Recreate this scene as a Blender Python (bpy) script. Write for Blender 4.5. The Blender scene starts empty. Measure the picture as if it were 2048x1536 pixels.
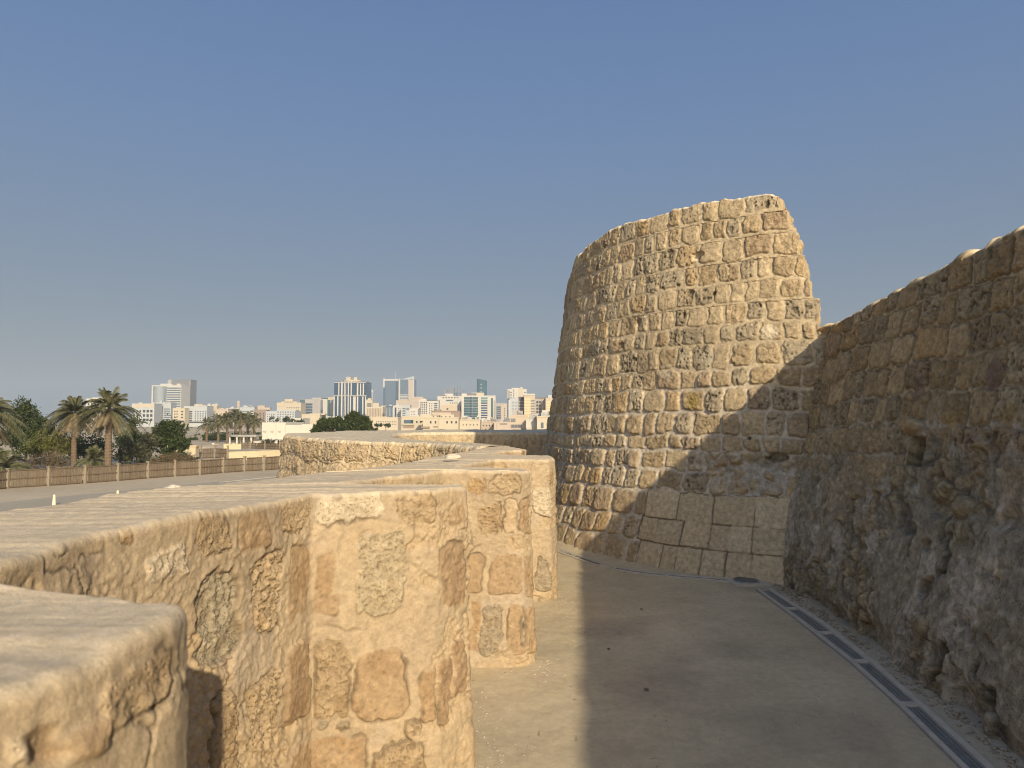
import bpy, math, random
import numpy as np
from mathutils import Vector
SC = bpy.context.scene
COL = SC.collection
R = math.radians
# ------------------------------------------------------------ camera
CAMZ = 1.65; PITCH = R(2.82); F = 1420.0
cd = bpy.data.cameras.new('camera'); cam = bpy.data.objects.new('camera', cd); COL.objects.link(cam)
cam.location = (0, 0, CAMZ); cam.rotation_euler = (math.pi/2 + PITCH, 0, 0)
cd.sensor_width = 36; cd.lens = 36*F/2048; cd.clip_start = .05; cd.clip_end = 30000
cd.dof.use_dof = True; cd.dof.focus_distance = 11.0; cd.dof.aperture_fstop = 5.0
SC.camera = cam
# ------------------------------------------------------------ light
SUN_EL = R(22.9); SX, SY = .33, -.944      # horizontal direction towards the sun
TO_SUN = Vector((SX*math.cos(SUN_EL), SY*math.cos(SUN_EL), math.sin(SUN_EL))).normalized()
w = bpy.data.worlds.new('World'); SC.world = w; w.use_nodes = True
nt = w.node_tree; nt.nodes.clear()
wo = nt.nodes.new('ShaderNodeOutputWorld'); bg = nt.nodes.new('ShaderNodeBackground')
sk = nt.nodes.new('ShaderNodeTexSky'); sk.sky_type = 'NISHITA'; sk.sun_disc = False
sk.sun_elevation = SUN_EL; sk.sun_rotation = math.atan2(SX, SY); sk.altitude = 0
sk.air_density = 1.0; sk.dust_density = 1.6; sk.ozone_density = 1.4
hs = nt.nodes.new('ShaderNodeHueSaturation'); hs.inputs['Saturation'].default_value = SKY_SAT = .92
nt.links.new(sk.outputs[0], hs.inputs['Color'])
# dusty desert air: the sky keeps the Nishita brightness towards the sun and greys towards the horizon
tcw = nt.nodes.new('ShaderNodeTexCoord'); sep = nt.nodes.new('ShaderNodeSeparateXYZ'); nt.links.new(tcw.outputs['Generated'], sep.inputs[0])
rp = nt.nodes.new('ShaderNodeValToRGB'); nt.links.new(sep.outputs[2], rp.inputs[0]); cr_ = rp.color_ramp
cr_.elements[0].position = 0; cr_.elements[0].color = (.142, .158, .180, 1); cr_.elements[1].position = 1; cr_.elements[1].color = (.060, .125, .290, 1)
for ps, cl in ((.08, (.140, .166, .204, 1)), (.22, (.122, .180, .283, 1)), (.36, (.100, .185, .358, 1)), (.52, (.078, .165, .362, 1))):
    e = cr_.elements.new(ps); e.color = cl
sc10 = nt.nodes.new('ShaderNodeVectorMath'); sc10.operation = 'SCALE'; sc10.inputs['Scale'].default_value = 7.1; nt.links.new(rp.outputs[0], sc10.inputs[0])
mxw = nt.nodes.new('ShaderNodeMix'); mxw.data_type = 'RGBA'; 
# the dusty glow on the sun's side is the Nishita sky itself, the far side is the greyer dust tone
dt = nt.nodes.new('ShaderNodeVectorMath'); dt.operation = 'DOT_PRODUCT'; nt.links.new(tcw.outputs['Generated'], dt.inputs[0]); dt.inputs[1].default_value = tuple(TO_SUN)
mfs = nt.nodes.new('ShaderNodeMapRange'); nt.links.new(dt.outputs['Value'], mfs.inputs[0]); mfs.inputs[1].default_value = -.25; mfs.inputs[2].default_value = .45; mfs.inputs[3].default_value = .86; mfs.inputs[4].default_value = .10
nt.links.new(mfs.outputs[0], mxw.inputs[0])
nt.links.new(hs.outputs[0], mxw.inputs[6]); nt.links.new(sc10.outputs[0], mxw.inputs[7]); nt.links.new(mxw.outputs[2], bg.inputs[0])
nt.links.new(bg.outputs[0], wo.inputs[0]); bg.inputs[1].default_value = .135
sl = bpy.data.lights.new('sun', 'SUN'); sl.energy = 4.7; sl.angle = R(.55); sl.color = (1.0, .85, .61)
so = bpy.data.objects.new('sun', sl); COL.objects.link(so); so.rotation_euler = TO_SUN.to_track_quat('Z', 'Y').to_euler()
SC.view_settings.view_transform = 'Standard'; SC.view_settings.look = 'None'; SC.view_settings.gamma = 1
SC.view_settings.exposure = 0.13
SC.cycles.max_bounces = 6; SC.cycles.diffuse_bounces = 4; SC.cycles.volume_bounces = 1
SC.cycles.transparent_max_bounces = 12; SC.cycles.filter_width = 1.05

# ------------------------------------------------------------ pixel -> place helpers (2048 x 1536 photograph)
CP, SP = math.cos(PITCH), math.sin(PITCH)
def ray(px, py):
    a, b = (px-1024)/F, (768-py)/F
    return np.array([a, CP - b*SP, SP + b*CP])
def at_z(px, py, z):
    d = ray(px, py); t = (z-CAMZ)/d[2]; return np.array([0, 0, CAMZ]) + d*t
def at_y(px, py, y):
    d = ray(px, py); t = y/d[1]; return np.array([0, 0, CAMZ]) + d*t

# ------------------------------------------------------------ noise
def _h(ix, iy, iz, s):
    with np.errstate(over='ignore'):
        n = (ix.astype(np.int64)*374761393 + iy.astype(np.int64)*668265263 + iz.astype(np.int64)*2147483647*3 + s*1274126177) & 0xffffffff
        n = ((n ^ (n >> 13))*1274126177) & 0xffffffff
        n = ((n ^ (n >> 16))*2246822519) & 0xffffffff
        n = n ^ (n >> 15)
    return (n & 0xffffff)/float(0xffffff)
def vn(x, y, z, s=0):
    x, y, z = np.broadcast_arrays(np.asarray(x, float), np.asarray(y, float), np.asarray(z, float))
    ix, iy, iz = np.floor(x), np.floor(y), np.floor(z)
    fx, fy, fz = x-ix, y-iy, z-iz
    ix, iy, iz = ix.astype(np.int64), iy.astype(np.int64), iz.astype(np.int64)
    fx, fy, fz = [f*f*f*(f*(f*6-15)+10) for f in (fx, fy, fz)]
    o = 0
    for a in (0, 1):
        for b in (0, 1):
            for c in (0, 1):
                wgt = (fx if a else 1-fx)*(fy if b else 1-fy)*(fz if c else 1-fz)
                o = o + wgt*_h(ix+a, iy+b, iz+c, s)
    return o*2-1
def fbm(x, y, z, sc, octv=4, s=0, g=.5):
    o, a, t = 0, 1., 0
    x, y, z = np.asarray(x)*sc, np.asarray(y)*sc, np.asarray(z)*sc
    for k in range(octv):
        o = o + a*vn(x+17.3*k, y+5.1*k, z+9.7*k, s+k); t += a; a *= g
        x, y, z = x*2.03, y*2.03, z*2.03
    return o/t*1.5
def worley(x, y, z, sc, s=0):
    x, y, z = np.asarray(x)*sc, np.asarray(y)*sc, np.asarray(z)*sc
    ix, iy, iz = [np.floor(v).astype(np.int64) for v in (x, y, z)]
    f1 = np.full(x.shape, 9.); f2 = f1.copy(); idr = f1*0
    for a in (-1, 0, 1):
        for b in (-1, 0, 1):
            for c in (-1, 0, 1):
                jx, jy, jz = ix+a, iy+b, iz+c
                dx = jx+.15+.7*_h(jx, jy, jz, s)-x; dy = jy+.15+.7*_h(jx, jy, jz, s+1)-y; dz = jz+.15+.7*_h(jx, jy, jz, s+2)-z
                d = np.sqrt(dx*dx+dy*dy+dz*dz)
                near = d < f1
                f2 = np.where(near, f1, np.minimum(f2, d)); idr = np.where(near, _h(jx, jy, jz, s+3), idr); f1 = np.where(near, d, f1)
    return f1, f2, idr
def sst(a, b, x):
    t = np.clip((x-a)/(b-a), 0, 1); return t*t*(3-2*t)
def mixc(a, b, t):
    t = np.asarray(t)[..., None]; return a*(1-t)+np.asarray(b)*t
def resample(pts, step):
    pts = np.asarray(pts, float); seg = np.hypot(*(pts[1:]-pts[:-1]).T[:2]) if pts.shape[1] > 1 else None
    s = np.concatenate([[0], np.cumsum(seg)])
    st = step(s, pts) if callable(step) else np.arange(0, s[-1]+step*.5, step)
    return np.stack([np.interp(st, s, pts[:, k]) for k in range(pts.shape[1])], 1), st
def smooth(a, n):
    k = np.hanning(2*n+3)[1:-1]; k /= k.sum()
    p = np.concatenate([np.repeat(a[:1], n, 0)+0, a, np.repeat(a[-1:], n, 0)])
    return np.stack([np.convolve(p[:, c], k, 'valid') for c in range(a.shape[1])], 1)

# ------------------------------------------------------------ object helpers
def link(o, parent=None):
    COL.objects.link(o)
    if parent is not None: o.parent = parent
    return o
def tag(o, label=None, cat=None, group=None, kind=None):
    if label: o['label'] = label
    if cat: o['category'] = cat
    if group: o['group'] = group
    if kind: o['kind'] = kind
    return o
def empty(name, loc=(0, 0, 0), rz=0, label=None, cat=None, group=None):
    o = bpy.data.objects.new(name, None); o.location = loc; o.rotation_euler = (0, 0, rz); o.empty_display_size = .3
    link(o); return tag(o, label, cat, group)
def copy_tree(o, parent=None):
    c = o.copy(); link(c, parent)
    for ch in list(o.children): copy_tree(ch, c)
    return c
def npmesh(name, V, Q, mat, col=None, parent=None, shade=True, extra=None):
    me = bpy.data.meshes.new(name); V = np.ascontiguousarray(V, np.float32); Q = np.ascontiguousarray(Q, np.int32)
    n = Q.shape[1]
    me.vertices.add(len(V)); me.vertices.foreach_set('co', V.ravel())
    me.loops.add(Q.size); me.loops.foreach_set('vertex_index', Q.ravel())
    me.polygons.add(len(Q)); me.polygons.foreach_set('loop_start', np.arange(0, Q.size, n, dtype=np.int32))
    me.polygons.foreach_set('loop_total', np.full(len(Q), n, np.int32))
    if shade: me.polygons.foreach_set('use_smooth', np.ones(len(Q), bool))
    me.update(calc_edges=True)
    if col is not None:
        at = me.color_attributes.new('Col', 'FLOAT_COLOR', 'POINT')
        c = np.concatenate([col, np.ones((len(col), 1)) if extra is None else extra[:, None]], 1)
        at.data.foreach_set('color', np.ascontiguousarray(c, np.float32).ravel())
    me.materials.append(mat)
    return link(bpy.data.objects.new(name, me), parent)
def gridq(ni, nj, base=0, flip=False):
    i, j = np.meshgrid(np.arange(ni-1), np.arange(nj-1), indexing='ij'); a = (i*nj+j).ravel()+base
    q = np.stack([a, a+nj, a+nj+1, a+1], 1)
    return q[:, ::-1] if flip else q
class MB:
    def __init__(s): s.v = []; s.f = []
    def box(s, c, d, rz=0):
        cx, cy, cz = c; hx, hy, hz = d[0]/2, d[1]/2, d[2]/2; b = len(s.v); ca, sa = math.cos(rz), math.sin(rz)
        for z in (-hz, hz):
            for x, y in ((-hx, -hy), (hx, -hy), (hx, hy), (-hx, hy)): s.v.append((cx+x*ca-y*sa, cy+x*sa+y*ca, cz+z))
        for q in ((0, 3, 2, 1), (4, 5, 6, 7), (0, 1, 5, 4), (1, 2, 6, 5), (2, 3, 7, 6), (3, 0, 4, 7)): s.f.append(tuple(b+k for k in q))
        return s
    def b(s, x0, x1, y0, y1, z0, z1): return s.box(((x0+x1)/2, (y0+y1)/2, (z0+z1)/2), (x1-x0, y1-y0, z1-z0))
    def tube(s, pts, rads, n=8, cap=True):
        base = len(s.v); P = [Vector(p) for p in pts]
        for i, p in enumerate(P):
            t = (P[min(i+1, len(P)-1)]-P[max(i-1, 0)]).normalized()
            u = t.cross(Vector((0, 0, 1)) if abs(t.z) < .95 else Vector((1, 0, 0))).normalized(); v = t.cross(u)
            for k in range(n):
                a = 2*math.pi*k/n; s.v.append(tuple(p+(u*math.cos(a)+v*math.sin(a))*rads[i]))
        for i in range(len(P)-1):
            for k in range(n):
                k2 = (k+1) % n; s.f.append((base+i*n+k, base+i*n+k2, base+(i+1)*n+k2, base+(i+1)*n+k))
        if cap:
            s.f.append(tuple(base+k for k in range(n))[::-1]); s.f.append(tuple(base+(len(P)-1)*n+k for k in range(n)))
        return s
    def prism(s, poly, z0, z1):
        b = len(s.v); n = len(poly)
        for z in (z0, z1):
            for p in poly: s.v.append((p[0], p[1], z))
        s.f.append(tuple(range(b, b+n))[::-1]); s.f.append(tuple(range(b+n, b+2*n)))
        for k in range(n): s.f.append((b+k, b+(k+1) % n, b+n+(k+1) % n, b+n+k))
        return s
    def face(s, *pts):
        b = len(s.v); s.v += [tuple(p) for p in pts]; s.f.append(tuple(range(b, b+len(pts)))); return s
    def build(s, name, mat, parent=None, smooth=False):
        me = bpy.data.meshes.new(name); me.from_pydata(s.v, [], s.f); me.update()
        if smooth: me.polygons.foreach_set('use_smooth', [True]*len(me.polygons))
        me.materials.append(mat); return link(bpy.data.objects.new(name, me), parent)

# ------------------------------------------------------------ materials
def newmat(name):
    m = bpy.data.materials.new(name); m.use_nodes = True; t = m.node_tree
    return m, t, t.nodes['Principled BSDF']
def nd(t, typ, **kw):
    n = t.nodes.new(typ)
    for k, v in kw.items():
        if k in n.inputs: n.inputs[k].default_value = v
        else: setattr(n, k, v)
    return n
def stone_mat(name, bump=.5, dist=.004, sc=70, vary=.35, tint=(1, 1, 1)):
    m, t, p = newmat(name); L = t.links.new
    p.inputs['Roughness'].default_value = .95; p.inputs['Specular IOR Level'].default_value = .15
    a = nd(t, 'ShaderNodeVertexColor', layer_name='Col'); g = nd(t, 'ShaderNodeNewGeometry')
    n1 = nd(t, 'ShaderNodeTexNoise', Scale=sc*.35, Detail=6., Roughness=.65); L(g.outputs['Position'], n1.inputs['Vector'])
    n2 = nd(t, 'ShaderNodeTexNoise', Scale=sc, Detail=5., Roughness=.7); L(g.outputs['Position'], n2.inputs['Vector'])
    vo = nd(t, 'ShaderNodeTexVoronoi', Scale=sc*1.1); L(g.outputs['Position'], vo.inputs['Vector'])
    n4 = nd(t, 'ShaderNodeTexNoise', Scale=sc*3.2, Detail=3., Roughness=.8); L(g.outputs['Position'], n4.inputs['Vector'])
    m4 = nd(t, 'ShaderNodeMapRange'); L(n4.outputs[0], m4.inputs[0]); m4.inputs[1].default_value = .35; m4.inputs[2].default_value = .65; m4.inputs[3].default_value = .82; m4.inputs[4].default_value = 1.18
    mr = nd(t, 'ShaderNodeMapRange'); L(n1.outputs[0], mr.inputs[0])
    mr.inputs[1].default_value = .3; mr.inputs[2].default_value = .7; mr.inputs[3].default_value = 1-vary; mr.inputs[4].default_value = 1+vary
    mp = nd(t, 'ShaderNodeMath', operation='MULTIPLY'); L(mr.outputs[0], mp.inputs[0]); L(m4.outputs[0], mp.inputs[1])
    mx = nd(t, 'ShaderNodeVectorMath', operation='SCALE'); L(a.outputs[0], mx.inputs[0]); L(mp.outputs[0], mx.inputs['Scale'])
    mt = nd(t, 'ShaderNodeVectorMath', operation='MULTIPLY'); mt.inputs[1].default_value = tint; L(mx.outputs[0], mt.inputs[0]); L(mt.outputs[0], p.inputs['Base Color'])
    pit = nd(t, 'ShaderNodeMapRange'); L(vo.outputs['Distance'], pit.inputs[0]); pit.inputs[1].default_value = .05; pit.inputs[2].default_value = .35
    ml = nd(t, 'ShaderNodeMath', operation='MULTIPLY'); L(pit.outputs[0], ml.inputs[0]); L(a.outputs['Alpha'], ml.inputs[1])
    ad = nd(t, 'ShaderNodeMath', operation='ADD'); L(n2.outputs[0], ad.inputs[0]); L(ml.outputs[0], ad.inputs[1])
    a4 = nd(t, 'ShaderNodeMath', operation='MULTIPLY_ADD'); L(n4.outputs[0], a4.inputs[0]); a4.inputs[1].default_value = .45; L(ad.outputs[0], a4.inputs[2])
    sm_ = nd(t, 'ShaderNodeMath', operation='MULTIPLY_ADD'); L(a.outputs['Alpha'], sm_.inputs[0]); sm_.inputs[1].default_value = bump*.7; sm_.inputs[2].default_value = bump*.55
    bp = nd(t, 'ShaderNodeBump', Distance=dist); L(sm_.outputs[0], bp.inputs['Strength']); L(a4.outputs[0], bp.inputs['Height']); L(bp.outputs[0], p.inputs['Normal'])
    return m
def plain(name, c, rough=.8, spec=.3, vary=0, sc=5, bump=0, dist=.01, metal=0):
    m, t, p = newmat(name); L = t.links.new
    p.inputs['Base Color'].default_value = (*c, 1); p.inputs['Roughness'].default_value = rough
    p.inputs['Specular IOR Level'].default_value = spec; p.inputs['Metallic'].default_value = metal
    if vary or bump:
        g = nd(t, 'ShaderNodeNewGeometry'); n = nd(t, 'ShaderNodeTexNoise', Scale=sc, Detail=6., Roughness=.65); L(g.outputs['Position'], n.inputs['Vector'])
        mr = nd(t, 'ShaderNodeMapRange'); L(n.outputs[0], mr.inputs[0]); mr.inputs[1].default_value = .25; mr.inputs[2].default_value = .75
        mr.inputs[3].default_value = 1-vary; mr.inputs[4].default_value = 1+vary
        rgb = nd(t, 'ShaderNodeRGB'); rgb.outputs[0].default_value = (*c, 1)
        mx = nd(t, 'ShaderNodeVectorMath', operation='SCALE'); L(rgb.outputs[0], mx.inputs[0]); L(mr.outputs[0], mx.inputs['Scale']); L(mx.outputs[0], p.inputs['Base Color'])
        if bump:
            b = nd(t, 'ShaderNodeBump', Strength=bump, Distance=dist); L(n.outputs[0], b.inputs['Height']); L(b.outputs[0], p.inputs['Normal'])
    return m
# ============================================================ THE FORT
M_STONE = stone_mat('coral_stone', .9, .008, 60, .30, (.97, 1.01, 1.06)); M_WALL = stone_mat('coral_stone_shaded_wall', 1.0, .009, 55, .32, (1.0, .98, .92))
M_FAR = stone_mat('coral_stone_weathered', .8, .01, 40, .28, (.93, .96, 1.02))
M_PLASTER = stone_mat('lime_mortar_render', 1.0, .006, 80, .17, (.95, .94, .96))
TAN = np.array([.50, .375, .225]); TAN2 = np.array([.42, .305, .175]); GREY = np.array([.40, .335, .235]); OCH = np.array([.42, .27, .12])
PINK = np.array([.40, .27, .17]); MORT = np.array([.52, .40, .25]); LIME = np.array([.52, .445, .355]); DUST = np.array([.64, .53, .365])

def make_courses(vb, umin, umax, rng, wmin, wmax, fixed=None):
    out = []
    for k in range(len(vb)-1):
        b = [umin-rng.random()*wmax]
        while b[-1] < umax: b.append(b[-1]+(wmin+(wmax-wmin)*rng.random()**1.6))
        b = np.array(b)
        if fixed and k in fixed:
            fx = np.array(fixed[k]); b = np.concatenate([b[b < fx[0]-wmin*.6], fx, b[b > fx[-1]+wmin*.6]])
        out.append(b)
    return out
def masonry(U, V, vb, courses, seed, gap=.022, warp=.014, smooth_fn=None):
    """signed distance inside the nearest stone, three random numbers of it, its row"""
    wU = U + warp*fbm(U, V, 0, 7, 2, seed) + warp*.5*fbm(U, V, 0, 22, 2, seed+3)
    wV = V + warp*fbm(U, V, 5, 6, 2, seed+7) + warp*1.3*fbm(U, 0, 3, 1.4, 2, seed+9) + warp*.5*fbm(U, V, 8, 22, 2, seed+4)
    d = np.full(U.shape, -.05); r = [np.zeros(U.shape) for _ in range(4)]; row = np.zeros(U.shape, int)
    kk = np.clip(np.searchsorted(vb, wV)-1, 0, len(vb)-2)
    for k in range(len(vb)-1):
        m = kk == k
        if not m.any(): continue
        u, v = wU[m], wV[m]; b = courses[k]; j = np.clip(np.searchsorted(b, u)-1, 0, len(b)-2)
        J = j.astype(np.int64); K = np.full(J.shape, k)
        r0, r1, r2, r3 = [_h(J, K, K*0, seed+20+q) for q in range(4)]
        g = gap if smooth_fn is None else smooth_fn(k, j, gap)
        cx = (b[j]+b[j+1])/2+(r1-.5)*.012; cy = (vb[k]+vb[k+1])/2+(r2-.5)*.012
        hx = (b[j+1]-b[j])/2-g/2*(.7+.8*r3); hy = (vb[k+1]-vb[k])/2-g/2*(.6+.9*r1)
        rr = np.minimum(hx, hy)*(.14+.50*r0)
        if smooth_fn is not None: rr = np.where(np.asarray(g) < .015, .014, rr)
        qx = np.abs(u-cx)-hx+rr; qy = np.abs(v-cy)-hy+rr
        dd = -(np.hypot(np.maximum(qx, 0), np.maximum(qy, 0))+np.minimum(np.maximum(qx, qy), 0)-rr)
        d[m] = dd; row[m] = k
        for q, rv in enumerate((r0, r1, r2, r3)): r[q][m] = rv
    return d, r, row
def stone_colour(r, X, Y, Z, seed):
    c = mixc(np.broadcast_to(TAN, X.shape+(3,)), TAN2, sst(.3, .9, r[1]))
    c = mixc(c, GREY, sst(.66, .76, r[2])*.5); c = mixc(c, OCH, sst(.90, .93, r[3])*.55); c = mixc(c, PINK, sst(.70, .8, r[0])*(r[3] < .5)*.4)
    c = c*(1+.14*fbm(X, Y, Z, 9, 3, seed))[..., None]*(.86+.28*r[3])[..., None]
    return c
def surf(X, Y, Z, d, r, seed, relief=(.008, .022), rough=.010, mort=None, wallz=None):
    """height and colour of rubble masonry"""
    st = sst(-.006, .014, d); dome = 1-.25*(1-sst(0, .05, d))
    n1 = fbm(X, Y, Z, 16, 4, seed+1, .6); n2 = fbm(X, Y, Z, 45, 3, seed+2, .6)
    pf, _, pid = worley(X, Y, Z, 27, seed+5); pn = sst(.40, .22, pf)*(pid > .35); pb = vn(X*20, Y*20, Z*20, seed+6)
    heavy = sst(.55, .95, r[2]); pit = pn*(.30+.9*heavy) + sst(.50, .66, pb)*heavy*1.2
    h = st*(relief[0]+(relief[1]-relief[0])*r[0])*dome + st*rough*(.35+1.1*r[1])*(n1*.8+n2*.45) - st*.019*pit
    mo = fbm(X, Y, Z, 8, 3, seed+8)*.006 + n2*.0018
    h = h+(1-st)*mo - .006*np.exp(-((d-.0)/.007)**2)*sst(-.2, .4, fbm(X, Y, Z, 5, 2, seed+11))
    c = stone_colour(r, X, Y, Z, seed)*(1-.45*np.clip(pit, 0, 1.1)*st)[..., None]*(1+.12*n2)[..., None]
    mc = np.broadcast_to(MORT if mort is None else mort, X.shape+(3,))*(1+.10*fbm(X, Y, Z, 6, 3, seed+12))[..., None]
    jn = np.exp(-((d-.002)/.006)**2)*sst(-.3, .3, fbm(X, Y, Z, 3, 2, seed+13)); return h-.004*jn, mixc(mc, c, st)*(1-.20*jn)[..., None], st  # joint colour darkened to add recess shading around the stones

# ---- the big round tower -------------------------------------------------
TC = np.array([5.0, 11.4])
_zr = np.array([-.5, 0, .5, 1.0, 2.0, 3.2, 4.2]); _rr = np.array([4.95, 4.82, 4.60, 4.45, 4.33, 4.17, 4.03])
def TR(z): return np.interp(z, _zr, _rr)
def tower_hit(px, py):
    d = ray(px, py); o = np.array([0, 0, CAMZ]); t = 4.
    best = None
    for tt in np.arange(4, 16, .02):
        p = o+d*tt
        if np.hypot(p[0]-TC[0], p[1]-TC[1]) <= TR(p[2]): best = p; break
    if best is None:      # grazes past: closest approach
        ts = np.arange(4, 16, .02); P = o+ts[:, None]*d
        best = P[np.argmin(np.hypot(P[:, 0]-TC[0], P[:, 1]-TC[1])-TR(P[:, 2]))]
    th = math.atan2(best[1]-TC[1], best[0]-TC[0]) % (2*math.pi)
    return th, best[2], best
US = 4.3
def tower_u(px, py): return -tower_hit(px, py)[0]*US    # u grows to the left... kept monotone in -theta
vrow_py = [390, 435, 477, 524, 566, 608, 650, 688, 739, 778, 826, 874, 907, 949, 994, 1053, 1106, 1152]
vb_t = np.array([tower_hit(1470, y)[1] for y in vrow_py])[::-1].copy(); vb_t[0] = -.05; vb_t = np.concatenate([[-.35], vb_t, [vb_t[-1]+.3]])
def rowof(k): return 17-k       # photo row (0 = top course) -> index in vb_t order
def tus(pxs, py): return sorted(tower_hit(x, py)[0]*US for x in pxs)
fixed = {rowof(14): tus([1290, 1355, 1427, 1510, 1600, 1660], 1025), rowof(15): tus([1275, 1309, 1361, 1418, 1457, 1506, 1600, 1660], 1080),
         rowof(16): tus([1272, 1320, 1352, 1403, 1452, 1503, 1600, 1660], 1128)}
ash_u = {k: v[0] for k, v in fixed.items()}
def build_tower():
    rng = random.Random(5)
    th_end_px = [(4.6, 1563), (vb_t[rowof(0)], 1563), (vb_t[rowof(0)]-.01, 1583), (vb_t[rowof(1)], 1583), (vb_t[rowof(1)]-.01, 1600), (vb_t[rowof(2)], 1599),
                 (vb_t[rowof(2)]-.01, 1614), (vb_t[rowof(3)], 1613), (vb_t[rowof(3)]-.01, 1624), (vb_t[rowof(4)], 1622), (vb_t[rowof(4)]-.01, 1641), (vb_t[rowof(5)]-.12, 1638),
                 (vb_t[rowof(5)]-.22, 1665), (1.0, 1680), (-.5, 1680)]
    def px_theta(px, z):
        for y in np.arange(3, 14, .02):
            x = (px-1024)/F*y
            if np.hypot(x-TC[0], y-TC[1]) <= TR(z): return math.atan2(y-TC[1], x-TC[0]) % (2*math.pi)
    zz = np.array([a[0] for a in th_end_px])[::-1]; te = np.array([px_theta(a[1], a[0]) for a in th_end_px])[::-1]
    prof = [(1565, 391), (1530, 391), (1500, 396), (1440, 401), (1400, 408), (1350, 418), (1300, 433), (1250, 449), (1200, 474), (1172, 497), (1150, 522), (1143, 545)]
    pt = []
    for px, py in prof:
        # where the sight line meets a cylinder of the rim's radius
        d = ray(px, py); o = np.array([0, 0, CAMZ]); P = o+np.arange(4, 14, .01)[:, None]*d
        rad = np.hypot(P[:, 0]-TC[0], P[:, 1]-TC[1]); ii = np.argmax(rad <= 4.04) if (rad <= 4.04).any() else np.argmin(rad)
        pt.append((math.atan2(P[ii, 1]-TC[1], P[ii, 0]-TC[0]) % (2*math.pi), P[ii, 2]))
    pt.sort(); pth = np.array([p[0] for p in pt])[::-1]; pz = np.array([p[1] for p in pt])[::-1]
    th_far = R(112)                                    # goes clockwise from the broken edge round to the back
    th0 = te.max()
    # rows: theta index i from broken edge to the far side; fine where seen
    L1, L2 = 5.0, (th0-th_far)*US
    s = np.concatenate([np.arange(0, 7.2, .0095), np.arange(7.2, L2, .06)]) / L2
    nz = 450; tz = np.linspace(0, 1, nz)
    te_top = te[-1]; th_g = te_top-(te_top-th_far)*s
    ztop = np.interp(th_g, pth[::-1], pz[::-1])
    uu = th_g*US
    vtop = ztop + .022*fbm(uu, 0, 0, 5, 3, 3) + .016*fbm(uu, 0, 0, 14, 3, 5) - .03*sst(.25, .6, vn(uu*3.2, 0, 0, 9))
    Z = -.35+(vtop[:, None]+.35)*tz[None, :]
    The = np.interp(Z, zz, te); 
    TH = The-(The-th_far)*s[:, None]
    # roughen the broken edge a little
    edge = np.exp(-((The-TH)*US/.10))
    TH = TH+edge*(.005*fbm(Z, 0, 0, 14, 3, 7)) 
    U = TH*US; ct, sn = np.cos(TH), np.sin(TH); Rz = TR(Z)
    X, Y = TC[0]+Rz*ct, TC[1]+Rz*sn
    courses = make_courses(vb_t, U.min()-.5, U.max()+.5, rng, .17, .35, fixed)
    def sfn(k, j, gap):
        if k in ash_u: return np.where(courses[k][j] >= ash_u[k]-1e-6, .007, gap)
        return np.full(j.shape, gap)
    am = sst(ash_u[rowof(14)]-.05, ash_u[rowof(14)]+.1, U)*sst(vb_t[rowof(14)+1]+.04, vb_t[rowof(14)+1]-.05, Z)
    d, r, row = masonry(U, Z, vb_t, courses, 11, .026, .018*(1-.8*am), sfn)
    seed = 11
    # eroded zone beside the right wall and lime smears low down
    th_e, z_e, _ = tower_hit(1500, 940)
    er = sst(.1, .7, 1-np.hypot((U-th_e*US)/.85, (Z-z_e)/.36)+.25*fbm(U, Z, 0, 5, 3, 2))
    low = sst(2.35, 1.6, Z+.25*fbm(U, Z, 0, 2.5, 3, 77))
    mort = mixc(np.broadcast_to(MORT, X.shape+(3,)), LIME, low*.75)
    h, c, st = surf(X, Y, Z, d, r, seed, (.006, .022), .013, mort)
    h = h+st*.014*low*(.4+r[0])
    ash = np.zeros(X.shape, bool)
    for k, v in fixed.items(): ash |= (row == k) & (U > v[0]-.01)
    sm = .004+.004*fbm(X, Y, Z, 6, 2, 3)+.0015*fbm(X, Y, Z, 40, 2, 3)-.006*sst(.45, .6, vn(X*30, Y*30, Z*60, 4))
    ha = sst(-.002, .006, d)*.022+sm-.018; ca = mixc(np.broadcast_to(np.array([.20, .155, .105]), X.shape+(3,)), mixc(np.broadcast_to(np.array([.57, .445, .275]), X.shape+(3,)), TAN2*1.1, r[1]*.5)*(.92+.16*r[3])[..., None], sst(-.003, .004, d))
    h = np.where(ash, ha, h); c = np.where(ash[..., None], ca, c)
    # general grey-brown weathering towards the sea side and stains
    wx = sst(-.2, .9, fbm(X, Y, Z, 1.1, 3, 31)); c = mixc(c, c*np.array([.80, .80, .82]), wx*.6)
    f1, f2, wi = worley(U, Z, 0, 7, 5); lump = (f2-f1)
    he = -.03+.07*sst(0, .5, lump)*wi+.03*fbm(X, Y, Z, 7, 4, 12)+.012*fbm(X, Y, Z, 25, 3, 13)
    ce = mixc(mixc(np.broadcast_to(LIME*.92, X.shape+(3,)), TAN2, sst(.3, .6, wi)*sst(.05, .2, lump)), GREY*.8, sst(.1, .7, fbm(X, Y, Z, 5, 3, 14)))
    k = er*(~ash); h = h*(1-k)+he*k; c = mixc(c, ce, k)
    # holes
    for px, py, rx, rz, dep in ((1395, 512, .085, .055, .07), (1428, 588, .03, .03, .05), (1280, 645, .05, .045, .035), (1500, 877, .022, .018, .08), (1295, 562, .09, .05, .02),
                                (1243, 690, .07, .05, .04), (1555, 915, .10, .05, .10), (1380, 588, .06, .05, .03)):
        th, z, _ = tower_hit(px, py); q = np.hypot((U-th*US)/rx, (Z-z)/rz)+.35*fbm(X, Y, Z, 18, 3, 90)
        m = sst(1.05, .75, q); h = h-dep*m; c = mixc(c, DUST if px == 1395 else c*.75, m*.8)
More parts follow.
